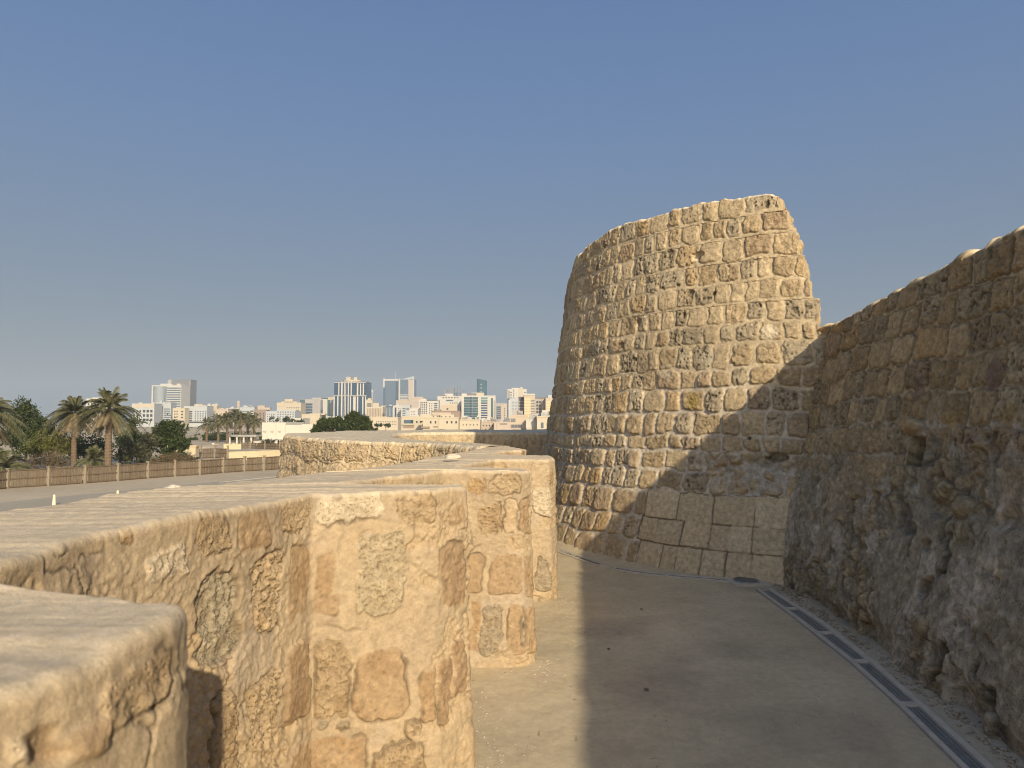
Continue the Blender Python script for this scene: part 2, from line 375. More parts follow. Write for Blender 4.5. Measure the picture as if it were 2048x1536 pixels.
    th, z, _ = tower_hit(1387, 803); q = np.hypot((U-th*US)/.085, (Z-z)/.105); c = mixc(c, np.array([.42, .29, .10]), sst(1.05, .9, q)*.85)
    for px, py, cc in ((1447, 548, TAN*.95), (1335, 745, GREY), (1418, 716, GREY), (1540, 665, DUST*1.08)):
        th, z, _ = tower_hit(px, py); q = np.hypot((U-th*US)/.10, (Z-z)/.10); c = mixc(c, cc, sst(1.05, .8, q)*.7*st)
    h = h+.025*fbm(X, Y, Z, 1.6, 3, 55)
    X += ct*h; Y += sn*h
    # rounded top rim + walk top + inner face
    wth = .85; nt_ = 26; ns = len(s)
    Vo = np.stack([X, Y, Z], -1)
    tt = np.linspace(0, 1, nt_)[1:]
    tx, ty = ct[:, -1:], sn[:, -1:]
    XT = X[:, -1:]-tx*wth*tt; YT = Y[:, -1:]-ty*wth*tt
    ZT = Z[:, -1:]+.05*(1-np.exp(-tt*wth/.05))*1.0+.02*fbm(XT, YT, 0, 6, 3, 44)+.03*sst(.2, .9, tt)*vn(XT*4, YT*4, 0, 3)
    zi = np.linspace(1, 0, 40)[1:]
    ZI = -.35+(ZT[:, -1:]+.35)*zi; XI = XT[:, -1:]+0*zi; YI = YT[:, -1:]+0*zi
    P = np.concatenate([Vo, np.stack([XT, YT, ZT], -1), np.stack([XI, YI, ZI], -1)], 1)
    ct_ = np.broadcast_to(DUST, XT.shape+(3,)); ci_ = np.broadcast_to(TAN2, XI.shape+(3,))
    C = np.concatenate([c, ct_, ci_], 1); al = np.concatenate([np.where(ash, .05, st*.8+.1), 0*XT, 0*XI+.5], 1)
    ni, nj = P.shape[:2]
    Q = gridq(ni, nj, 0, flip=True)
    # broken end: join outer column 0 to a shifted copy of it
    nc = 16; o0 = P[0, :nz]; inner = o0.copy(); rad = inner[:, :2]-TC; rl = np.hypot(rad[:, 0], rad[:, 1])[:, None]
    inner[:, :2] = TC+rad/rl*(rl-wth)
    k = np.linspace(0, 1, nc)[:, None, None]; cap = o0[None]*(1-k)+inner[None]*k
    cap[1:, -1, 2] += .05*(1-np.exp(-np.linspace(0, 1, nc)[1:]*wth/.05)); cap[1:-1, :, 0] += .03*fbm(cap[1:-1, :, 0], cap[1:-1, :, 1], cap[1:-1, :, 2], 6, 3, 8)
    V = np.concatenate([P.reshape(-1, 3), cap.reshape(-1, 3)]); Q = np.concatenate([Q, gridq(nc, nz, ni*nj, flip=True)])
    Cc = np.broadcast_to(TAN, cap.shape).reshape(-1, 3)
    o = npmesh('round_tower', V, Q, M_STONE, np.concatenate([C.reshape(-1, 3), Cc]), extra=np.concatenate([al.ravel(), np.full(len(Cc), .5)]))
    return tag(o, 'tall ruined round tower of sunlit coral stone with stepped broken edge', 'tower')
build_tower()

# ---- generic thick wall between two plan lines ---------------------------
def path_normals(P, side):
    T = np.gradient(P[:, :2], axis=0); T /= np.maximum(np.hypot(T[:, 0], T[:, 1]), 1e-9)[:, None]
    return np.stack([T[:, 1], -T[:, 0]], 1)*side        # side=+1: normal to the right of travel
# ---- shaded wall at the right --------------------------------------------
def build_right_wall():
    rng = random.Random(8)
    xb = np.array([[-9, 2.35], [1.5, 2.38], [3.4, 2.44], [4.2, 2.53], [5.0, 2.60], [6.0, 2.62], [7.2, 2.68], [8.6, 2.74]])
    ys = np.concatenate([np.arange(-9, 2.3, .05), np.arange(2.3, 8.4, .0085)])
    base = np.interp(ys, xb[:, 0], xb[:, 1])
    tpx = [(2048, 449), (2010, 468), (1960, 488), (1930, 500), (1895, 520), (1850, 545), (1810, 566), (1770, 585), (1720, 610), (1680, 632), (1640, 652)]
    ty, tz_ = [], []
    for px, py in tpx:
        d = ray(px, py); X = 3.17; t = X/d[0]; ty.append(d[1]*t); tz_.append(CAMZ+d[2]*t)
    ty = [-9, -4.3, 2.1]+ty; tz_ = [4.0, 3.50, 2.90]+tz_
    zt = np.interp(ys, ty, tz_)
    zt = zt+.015+.006*fbm(ys, 0, 0, 4, 3, 2)+.013*fbm(ys, 0, 0, 19, 4, 4, .65)
    nz = 330; tz = np.linspace(0, 1, nz); Z = -.3+(zt[:, None]+.3)*tz
    batter = np.interp(Z, [-.3, 0, .6, 1.3, 2.9], [-.05, 0, .16, .36, .72])
    Y = np.broadcast_to(ys[:, None], Z.shape).copy(); X = base[:, None]+batter
    U = Y
    # course lines measured along the wall (lower towards the far end by eye, level in place)
    vb = np.arange(-.4, 3.4, .245)+np.array([.01*rng.uniform(-1, 1) for _ in range(16)]); 
    courses = make_courses(vb, -10, 9, rng, .20, .46)
    d, r, row = masonry(U, Z+.03*np.sin(U*.9), vb, courses, 41, .020, .020)
    low = sst(1.42, 1.18, Z+.30*fbm(U, Z, 0, 1.7, 3, 60)-.25*sst(6.2, 4.6, U)+.25*sst(5.6, 7.4, U))
    h, c, st = surf(X, Y, Z, d, r, 41, (.008, .026), .016, MORT*.92)
    h = h+.008*fbm(X, Y, Z, 5, 3, 42)
    jt = np.exp(-(np.minimum(d, .02)/.010)**2); h = h-.014*jt*sst(-.4, .3, fbm(X, Y, Z, 3, 2, 43)); c = c*(1-.38*jt)[..., None]  # deeper joints, with the shade of the gaps put into their colour
    c = c*np.array([.96, .96, .96])
    # lower rubble core: lumps, hollows, old render
    wU_ = U+.03*fbm(U, Z, 0, 9, 3, 3); wZ_ = Z*1.15+.03*fbm(U, Z, 4, 9, 3, 4); f1, f2, wi = worley(wU_, wZ_, .3, 7.0, 15); lump = sst(0, .16, f2-f1)*(1-.5*f1)
    g1, g2, gi = worley(wU_, wZ_, .7, 17, 25); lump2 = sst(0, .16, g2-g1)*(1-.5*g1)
    big = fbm(U, Z, 0, 1.3, 4, 70); rend = sst(-.05, .22, fbm(U*1.3, Z, 2, 1.5, 4, 81)-.10+.10*sst(6.5, 4.5, U))
    hr = .032*big+(1-rend)*(.062*lump*(wi-.25)+.026*lump2*(gi-.1)-.02)+.022*fbm(X, Y, Z, 9, 4, 71)*(1-.5*rend)+.008*fbm(X, Y, Z, 34, 3, 72)
    cr = mixc(np.broadcast_to(np.array([.385, .325, .24]), X.shape+(3,)), np.array([.40, .32, .21]), sst(.35, .7, wi)*(1-rend))
    cr = mixc(cr, np.array([.32, .28, .22]), rend*.6*sst(-.3, .4, fbm(U, Z, 4, 3, 3, 91)))
    cr = mixc(cr, LIME*1.0, sst(.30, .40, fbm(U*1.9, Z*.8, 6, 2.3, 4, 95))*.8)
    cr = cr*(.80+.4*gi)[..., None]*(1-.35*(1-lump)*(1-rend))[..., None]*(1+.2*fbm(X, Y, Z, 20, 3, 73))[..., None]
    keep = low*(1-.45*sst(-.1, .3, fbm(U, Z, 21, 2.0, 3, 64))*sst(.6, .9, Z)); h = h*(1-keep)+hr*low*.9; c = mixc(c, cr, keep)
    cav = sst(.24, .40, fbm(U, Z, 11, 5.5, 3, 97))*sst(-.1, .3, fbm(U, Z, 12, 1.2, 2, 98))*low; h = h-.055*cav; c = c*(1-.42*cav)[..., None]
    # lime smears in the joints of the middle courses
    sm = sst(1.9, 1.35, Z+.35*fbm(U, Z, 9, 1.6, 3, 63))*(1-low); c = mixc(c, LIME*.9, sm*(1-st)*.75)
    # undercut foot, the deep socket and the stone above it
    foot = sst(.20, .02, Z+.10*fbm(U, 0, 0, 3, 3, 33)); h = h-.10*foot*sst(-.2, .4, fbm(U, 0, 1, 2.2, 3, 34))
    def on_wall(px, py):
        dd = ray(px, py); best = None
        for t in np.arange(2, 12, .01):
            p = np.array([0, 0, CAMZ])+dd*t
            if p[0] >= np.interp(p[1], xb[:, 0], xb[:, 1])+np.interp(p[2], [-.3, 0, .6, 1.3, 2.9], [-.05, 0, .16, .36, .72]): best = p; break
        return best
    p = on_wall(1832, 902); q = np.maximum(np.abs(Y-p[1])/.082, np.abs(Z-p[2])/.105)+.07*fbm(X, Y, Z, 14, 3, 5); m = sst(1.06, .94, q); h = h*(1-.75*sst(2.2, 1.2, q))
    h = h*(1-m)-.65*m
    p = on_wall(1826, 853); q = np.hypot((Y-p[1])/.125, (Z-p[2])/.06)+.12*fbm(X, Y, Z, 14, 3, 6); m2 = sst(1.1, .6, q)*(1-m); h = h*(1-m2)+(.075+.01*fbm(X, Y, Z, 30, 3, 3))*m2; c = mixc(c, TAN2*1.05, m2)
    for px, py, ry, rz, dep in ((1880, 1010, .22, .10, .06), (2010, 1040, .2, .08, .05), (1700, 1010, .05, .10, .05), (1960, 890, .14, .05, -.05), (1850, 1090, .08, .05, .06), (1770, 1000, .12, .06, -.03)):
        p = on_wall(px, py); q = np.hypot((Y-p[1])/ry, (Z-p[2])/rz)+.4*fbm(X, Y, Z, 9, 3, 15); h = h-dep*sst(1.1, .4, q)
    for px, py, ry, rz, cc in ((1905, 840, .08, .075, np.array([.40, .30, .15])), (1990, 745, .10, .11, np.array([.27, .19, .15])), (2020, 830, .07, .08, np.array([.40, .30, .16])), (1840, 780, .06, .10, np.array([.29, .20, .15])),
                               (1930, 900, .16, .05, LIME*.9), (1870, 850, .05, .10, LIME*.85), (1740, 1085, .10, .10, LIME*1.05), (1670, 1070, .07, .12, LIME*1.05), (1730, 1000, .05, .12, LIME), (2030, 900, .06, .05, LIME), (1640, 1000, .06, .10, LIME), (1610, 960, .12, .13, LIME*.85), (1765, 980, .06, .10, LIME*.85)):
        p = on_wall(px, py); q = np.hypot((Y-p[1])/ry, (Z-p[2])/rz)+.30*fbm(X, Y, Z, 10, 3, 16); m3 = sst(1.1, .85, q); c = mixc(c, cc, m3*.85)
    nx_, nz_ = -.97, .22
    X += nx_*h; Z2 = Z+nz_*h*sst(0, .2, Z)
    wt = np.linspace(0, 1, 24)[1:]
    XT = X[:, -1:]+wt*.95; YT = Y[:, -1:]+0*wt; ZT = Z2[:, -1:]+.06*(1-np.exp(-wt/.06))+.025*fbm(XT, YT, 0, 6, 3, 9)
    zi = np.linspace(1, 0, 12)[1:]; XI = XT[:, -1:]+0*zi+.15*(1-zi); YI = YT[:, -1:]+0*zi; ZI = -.3+(ZT[:, -1:]+.3)*zi
    P = np.concatenate([np.stack([X, Y, Z2], -1), np.stack([XT, YT, ZT], -1), np.stack([XI, YI, ZI], -1)], 1)
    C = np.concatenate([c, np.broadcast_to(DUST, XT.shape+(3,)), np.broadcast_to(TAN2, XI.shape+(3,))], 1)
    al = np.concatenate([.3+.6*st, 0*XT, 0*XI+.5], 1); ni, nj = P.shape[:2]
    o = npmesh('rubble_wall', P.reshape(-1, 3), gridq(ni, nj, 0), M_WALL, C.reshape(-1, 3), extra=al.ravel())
    return tag(o, 'high shaded rubble stone wall with crumbling lower face beside the floor drain', 'wall')
build_right_wall()

# ---- stepped parapet in the foreground -----------------------------------
# visible (passage side) top line from photo: (px, py, top height)
HT = [(-1.6, -2.6, None, 1.33), (-1.55, -1.3, None, 1.33), (-1.0, -1.1, None, 1.33), (-.72, -.95, None, 1.33), (-.70, -.6, None, 1.33), (-1.3, -.5, None, 1.33), (-1.0, .35, None, 1.33), (-.66, .72, None, 1.33),
      (150, 1325, 1, 1.33), (345, 1236, 1, 1.33), (377, 1207, 1, 1.33), (200, 1178, 1, 1.33), (-60, 1160, 1, 1.33)]
tooth = {1: [(-60, 1140, 1.33), (180, 1070, 1.33), (400, 1028, 1.33), (620, 988, 1.33), (872, 978, 1.33), (935, 973, 1.325), (926, 970, 1.325), (640, 966, 1.32)],
         2: [(660, 966.5, 1.31), (770, 954, 1.30), (888, 941.5, 1.30), (1042, 945, 1.30), (1061, 941, 1.295), (1050, 937, 1.295), (905, 932.5, 1.29)],
         3: [(925, 931, 1.285), (990, 919, 1.28), (1098, 920, 1.28), (1110, 917, 1.28), (1100, 912, 1.28), (975, 908, 1.28)]}
pts = []
for t in HT:
    if t[2] is None: pts.append((t[0], t[1], t[3]))
    else: p = at_z(t[0], t[1], t[3]); pts.append((p[0], p[1], t[3]))
for k in (1, 2, 3):
    for px, py, z in tooth[k]: p = at_z(px, py, z); pts.append((p[0], p[1], z))
pts += [(-.28, 7.25, 1.29), (-.02, 8.1, 1.29), (.12, 8.2, 1.29), (.17, 8.5, 1.29), (-.05, 9.2, 1.30), (-.40, 9.9, 1.30)]
pts = np.array(pts)
for i in range(1, len(pts)):                              # keep the line advancing in y
    if pts[i, 1] < pts[i-1, 1]+.012: pts[i, 1] = pts[i-1, 1]+.012
oe = [(-60, 1033), (0, 1025), (108, 1011), (190, 1000), (290, 986), (340, 978), (400, 968), (580, 945), (700, 933), (840, 911), (955, 893)]
OE = np.array([[-2.45, -3.0], [-2.3, 0]]+[at_z(a, b, 1.31)[:2] for a, b in oe]+[[-.42, 10.2]])
def build_ribbon(name, A, B, zA, zB, zbA, zbB, batA, batB, sideA, field, mat, nfa, nta, nfb, seed, rnd=.05, pw=1):
    """A: visible line, B: the other edge of the top; both (n,2)"""
    n = len(A); nA = path_normals(A, sideA); nB = path_normals(B, -sideA)
    rel = 1-(1-np.linspace(0, 1, nfa))**pw
    Z = zbA+(zA[:, None]-rnd-zbA)*rel; dist = (zA[:, None]-Z)
    X = A[:, :1]+nA[:, :1]*dist*batA; Y = A[:, 1:]+nA[:, 1:]*dist*batA
    s = np.concatenate([[0], np.cumsum(np.hypot(*(A[1:]-A[:-1]).T))])[:, None]+0*Z
    h, c, al = field(s, X, Y, Z, 'A')
    X = X+nA[:, :1]*h; Y = Y+nA[:, 1:]*h
    # rounded shoulder
    k = np.linspace(0, 1, 7)[1:]*math.pi/2; a1 = 1-np.sin(k); 
    hx = h[:, -1:]*(np.cos(k)**.7)[None]
    inw = rnd*(1-np.cos(k))[None]
    xs = A[:, :1]+nA[:, :1]*(hx+rnd*batA*0-inw); ys = A[:, 1:]+nA[:, 1:]*(hx-inw); zs = zA[:, None]-rnd+rnd*np.sin(k)[None]
    # top
    t = (np.linspace(0, 1, nta+1)[1:]**1.5)
    bx, by = B[:, :1]-nB[:, :1]*rnd, B[:, 1:]-nB[:, 1:]*rnd
    xt = xs[:, -1:]+(bx-xs[:, -1:])*t; yt = ys[:, -1:]+(by-ys[:, -1:])*t; zt = zA[:, None]+(zB-zA)[:, None]*t
    tn = .006*fbm(xt, yt, 0, 2.2, 3, seed+50)+.002*fbm(xt, yt, 0, 9, 4, seed+51)
    e0 = .006*fbm(xs, ys, 0, 2.2, 3, seed+50)+.002*fbm(xs, ys, 0, 9, 4, seed+51)
    zs = zs+e0*np.sin(k)[None]; zt = zt+tn
    # other shoulder and face
    k2 = k; xo = bx+nB[:, :1]*rnd*np.sin(k2); yo = by+nB[:, 1:]*rnd*np.sin(k2); zo = zt[:, -1:]-rnd*(1-np.cos(k2))
    rb = np.linspace(0, 1, nfb+1)[1:]; Zb = zo[:, -1:]+(zbB-zo[:, -1:])*rb; db = zo[:, -1:]-Zb
    Xb = xo[:, -1:]+nB[:, :1]*db*batB; Yb = yo[:, -1:]+nB[:, 1:]*db*batB
    hb, cb, ab = field(s[:, :1]+0*Zb, Xb, Yb, Zb, 'B'); fade = sst(0, .1, rb)
    Xb += nB[:, :1]*hb*fade; Yb += nB[:, 1:]*hb*fade
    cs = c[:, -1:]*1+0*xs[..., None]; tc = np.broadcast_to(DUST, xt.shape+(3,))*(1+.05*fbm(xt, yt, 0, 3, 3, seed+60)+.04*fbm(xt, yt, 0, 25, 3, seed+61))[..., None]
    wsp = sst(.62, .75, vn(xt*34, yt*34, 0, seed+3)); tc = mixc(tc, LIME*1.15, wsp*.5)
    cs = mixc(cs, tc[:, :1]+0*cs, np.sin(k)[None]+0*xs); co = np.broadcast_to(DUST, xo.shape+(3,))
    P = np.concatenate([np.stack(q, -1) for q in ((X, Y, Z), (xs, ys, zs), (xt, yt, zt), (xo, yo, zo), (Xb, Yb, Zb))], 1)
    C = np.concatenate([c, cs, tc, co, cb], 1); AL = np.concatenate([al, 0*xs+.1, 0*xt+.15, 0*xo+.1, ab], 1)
    ni, nj = P.shape[:2]; V = P.reshape(-1, 3); Q = gridq(ni, nj, 0, flip=sideA < 0)
    return npmesh(name, V, Q, mat, C.reshape(-1, 3), extra=AL.ravel())

def var_step(y_of_s, fine):
    out = [0.]; 
    while out[-1] < fine[-1][0]:
        s = out[-1]; st = next(v for lim, v in fine if s < lim); out.append(s+st)
    return np.array(out)
def build_near():
    seg = np.hypot(*(pts[1:, :2]-pts[:-1, :2]).T); S = np.concatenate([[0], np.cumsum(seg)])
    sy = lambda y: float(np.interp(y, pts[:, 1], S))
    fs = np.arange(0, S[-1], .006); D = np.stack([np.interp(fs, S, pts[:, q]) for q in range(3)], 1)
    D = smooth(D, 5)
    out = [0.]; lim = [(sy(.25), .03), (sy(3.7), .0052), (sy(5.3), .0065), (sy(7.3), .0085), (S[-1], .015)]
    while out[-1] < S[-1]-.02:
        out.append(out[-1]+next(v for l, v in lim if out[-1] < l))
    sv = np.array(out); P = np.stack([np.interp(sv, fs, D[:, q]) for q in range(3)], 1)
    P[:, 1] = np.maximum.accumulate(P[:, 1]+np.arange(len(P))*1e-5)
    A = P[:, :2]; zA = P[:, 2]+.006*fbm(sv, 0, 0, 3, 3, 5)+.004*fbm(sv, 0, 0, 14, 3, 6)
    B = np.stack([np.interp(A[:, 1], OE[:, 1], OE[:, 0]), A[:, 1]], 1); zB = zA-.01
    sl_ = np.concatenate([[0], np.cumsum(np.hypot(*(A[1:]-A[:-1]).T))])
    def hit(px, py):
        d = ray(px, py); a = A[:-1]; b = A[1:]
        # cross of the horizontal ray with each small segment
        ax, ay, bx, by = a[:, 0], a[:, 1], b[:, 0], b[:, 1]
        f0 = d[0]*ay-d[1]*ax; f1 = d[0]*by-d[1]*bx; m = (f0*f1 <= 0)
        best = None
        for i in np.where(m)[0]:
            t = f0[i]/(f0[i]-f1[i]+1e-12); y = ay[i]+t*(by[i]-ay[i]); x = ax[i]+t*(bx[i]-ax[i])
            if y < .3: continue
            tt = y/d[1]; z = CAMZ+d[2]*tt
            if z < 1.36 and (best is None or y < best[2]): best = (sl_[i]+t*(sl_[i+1]-sl_[i]), z, y)
        return best
    ST = []
    def S_(x0, y0, x1, y1, kind, rel=0.0):
        cx, cy = (x0+x1)/2, (y0+y1)/2; c = hit(cx, cy); l = hit(x0, cy); r_ = hit(x1, cy); t = hit(cx, y0); b = hit(cx, y1)
        if None in (c, l, r_, t, b): return
        hw = abs(r_[0]-l[0])/2
        if hw > .5: hw = .12
        ST.append(((l[0]+r_[0])/2 if hw < .5 else c[0], (t[1]+b[1])/2, max(hw, .02), abs(t[1]-b[1])/2, kind, rel))
    # tooth one, front
    for a in ((630, 990, 762, 1040, 'l', .0), (792, 988, 872, 1048, 'p', .0), (706, 1060, 812, 1222, 'L', .004), (630, 1105, 672, 1230, 's', -.003), (628, 1282, 702, 1428, 'r', .0),
              (708, 1292, 815, 1436, 's', .010), (838, 1340, 870, 1436, 's', .006), (560, 1474, 728, 1560, 's', .0), (742, 1486, 852, 1560, 'r', .010), (640, 1436, 665, 1452, 'g', .012), (672, 1438, 692, 1452, 'g', .012), (800, 1440, 838, 1466, 'p', .01),
              (872, 1085, 932, 1215, 'd', .0), (874, 1320, 896, 1440, 'd', .006), (898, 1270, 924, 1390, 'd', .008), (900, 1010, 928, 1050, 's', .0), (880, 1420, 932, 1540, 'r', .012),
              (395, 1028, 460, 1112, 'r', -.004), (478, 1034, 540, 1092, 's', -.004), (556, 1000, 616, 1056, 'p', -.004), (508, 1098, 556, 1258, 'P', -.012), (572, 1082, 612, 1238, 's', .0),
              (402, 1140, 478, 1305, 'G', -.026), (290, 1092, 372, 1152, 'l', .003), (232, 1076, 262, 1168, 'o', -.006), (60, 1148, 190, 1200, 'r', -.012), (556, 1296, 606, 1444, 'd', .014), (492, 1358, 546, 1492, 'P', -.006),
              (410, 1395, 468, 1560, 'r', .0), (100, 1090, 200, 1130, 'm', -.004),
              # tooth two and three
              (938, 955, 976, 986, 'o', -.002), (984, 953, 1042, 990, 'p', .0), (955, 1006, 1000, 1076, 'p', .0), (1008, 1000, 1040, 1075, 'm', 0), (936, 1106, 970, 1185, 's', .004), (984, 1110, 1041, 1193, 's', .010), (936, 1205, 960, 1298, 's', .0),
              (962, 1214, 1004, 1305, 'g', .008), (1018, 1212, 1041, 1310, 's', .004), (1044, 1000, 1060, 1070, 's', .0), (1044, 1110, 1060, 1190, 's', .006), (1044, 1215, 1060, 1300, 's', .012),
              (1064, 975, 1100, 1030, 'l', .004), (1060, 1034, 1098, 1102, 'P', .010), (1070, 1112, 1098, 1176, 'g', .006), (1060, 1180, 1098, 1200, 'p', .02), (1092, 940, 1106, 970, 'p', 0),
              (740, 945, 800, 966, 'r', -.008), (805, 942, 880, 960, 'r', -.006), (930, 922, 985, 932, 'r', -.006),
              # tooth zero
              (190, 1335, 335, 1455, 'r', .004), (0, 1462, 70, 1540, 'l', .010), (110, 1440, 190, 1540, 's', .012), (300, 1478, 372, 1560, 's', .012), (60, 1440, 110, 1540, 's', -.01)):
        S_(*a)
    ST2 = []
    def in_tooth(): pass
    rng = random.Random(3)
    # stones of courses the photograph does not show (behind the camera, far end)
    for k in range(5):
        u = 0.
        while u < sy(.3):
            wd = rng.uniform(.14, .3); ST.append((u, .12+.27*k, wd/2-.02, .10, rng.choice('rspdl'), .004)); u += wd+rng.uniform(.02, .1)
    for k in range(5):
        u = sy(6.9)
        while u < S[-1]:
            wd = rng.uniform(.14, .3); ST.append((u, .12+.27*k, wd/2-.02, .10, rng.choice('rspdl'), .004)); u += wd+rng.uniform(.02, .1)
    kc = {'r': (TAN*.86+OCH*.06, .012, .008), 's': (np.array([.415, .295, .170]), .0035, .003), 'p': (TAN, .012, .014), 'P': (TAN*1.02, .016, .018), 'l': (DUST*1.02, .008, .004),
          'L': (np.array([.52, .425, .275]), .009, .012), 'd': (np.array([.36, .25, .145]), .004, .002), 'g': (np.array([.40, .33, .225]), .010, .004), 'G': (np.array([.44, .37, .25]), .012, .004), 'o': (OCH*.6+TAN*.45, .010, .006), 'm': (MORT*1.05, .002, .0)}
    REND = np.array([.49, .382, .243]); REND2 = np.array([.435, .338, .222])
    def field(s, X, Y, Z, side):
        wv = .034; us = s+wv*fbm(X, Y, Z, 6, 3, 201)+.006*fbm(X, Y, Z, 28, 3, 202); zs = Z+wv*fbm(X, Y, Z, 6, 3, 211)+.006*fbm(X, Y, Z, 28, 3, 212)
        n1 = fbm(X, Y, Z, 24, 4, 221, .6); n2 = fbm(X, Y, Z, 60, 3, 222, .6); big = fbm(X, Y, Z, 2.6, 3, 223)
        rid = np.abs(fbm(X, Y, Z, 9, 4, 229, .6))
        rg = .35+.65*sst(-.25, .35, fbm(X, Y, Z, 2.1, 3, 227)); h = .009*big+rg*(.0032*n1+.0036*n2+.0035*sst(.25, 0, rid))
        q1, q2, qi = worley(us, zs*.92, 0, 3.6, 401); qe = sst(0, .07, q2-q1); qm = sst(-.25, .15, fbm(X, Y, Z, 1.4, 3, 402))
        h = h+(qi-.5)*.010*qe*qm-.006*(1-sst(0, .035, q2-q1))*qm*sst(-.2, .3, fbm(X, Y, Z, 3.3, 2, 403))
        patch = sst(.0, .35, fbm(X, Y, Z, 1.7, 4, 224))
        c = mixc(np.broadcast_to(REND, X.shape+(3,)), REND2, patch*.8)*(1+.10*fbm(X, Y, Z, 5, 4, 225)+.06*n2)[..., None]
        c = mixc(c, LIME*.95, sst(.35, .6, fbm(X, Y, Z, 2.3, 4, 226))*.35)
        c = mixc(c, TAN*.97, qe*qm*(qi > .45)*.55); c = c*(1+(qi-.5)*.16*qm*qe)[..., None]*(1-.16*(1-qe)*qm)[..., None]
        # hairline cracks
        f1, f2, _ = worley(us+.05*fbm(X, Y, Z, 5, 3, 231), zs, 0, 2.6, 61)
        cm = sst(.020, .004, f2-f1)*sst(-.05, .35, fbm(X, Y, Z, 2.2, 2, 233)); h = h-.009*cm; c = c*(1-.35*cm)[..., None]
        spall = sst(.32, .42, fbm(us, zs, 3, 2.4, 4, 240)); h = h-.010*spall+spall*(.008*n1+.006*n2); c = mixc(c, TAN*.98, spall*.6)
        al = .15+0*X
        if side == 'A':
            for (cs, cz, hw, hh, kd, rel) in ST:
                ms = np.abs(s[:, 0]-cs) < hw+.08
                if not ms.any(): continue
                i0, i1 = np.argmax(ms), len(ms)-np.argmax(ms[::-1])
                u = us[i0:i1]; z = zs[i0:i1]; rr = min(hw, hh)*.60
                qx = np.abs(u-cs)-hw+rr; qz = np.abs(z-cz)-hh+rr
                dd = -(np.hypot(np.maximum(qx, 0), np.maximum(qz, 0))+np.minimum(np.maximum(qx, qz), 0)-rr)
                cc, ra, pa = kc[kd]; sl = (slice(i0, i1),)
                x, y, zz = X[sl], Y[sl], Z[sl]
                ragged = dd+.016*fbm(x, y, zz, 20, 3, 251)*(.25 if kd in 'sd' else 1)
                st = sst(-.004, .010, ragged); a, b = n1[sl], n2[sl]
                wf, _, wid = worley(x, y, zz, 40, 261); pits = sst(.45, .12, wf)*(wid > .35)
                hn = rel+.25*h[sl]+ra*(a*.8+b*.7)-pa*pits
                if kd in 'PLG': hn = hn+ra*.6*fbm(x, y, zz*.7, 30, 4, 263, .65)
                h[sl] = h[sl]*(1-st)+hn*st
                gr = np.exp(-(ragged/.0055)**2)*sst(-.1, .25, fbm(x, y, zz, 4, 2, 265)); h[sl] -= .015*gr
                col = cc*(1+.14*a+.12*b-.25*pits)[..., None]*np.ones(3); col = mixc(col, col*np.array([.86, .80, .72]), sst(.0, .6, fbm(x, y, zz, 7, 3, 266))*.6)
                c[sl] = mixc(c[sl], col, st*.92); c[sl] *= (1-.50*gr)[..., None]; al[sl] = np.maximum(al[sl], st*(.2 if kd in 'sdm' else .8))
        h = h*(1-.65*sst(1.20, 1.29, Z))
        return h, c, al
    o = build_ribbon('stepped_parapet', A, B, zA, zB, -.40, -6.2, .03, .10, 1, field, M_PLASTER, 300, 100, 30, 7, .026)
    tag(o, 'thick sand coloured parapet with stepped angular teeth in the foreground', 'wall')
    return A, S
NEAR_A, _ = build_near()
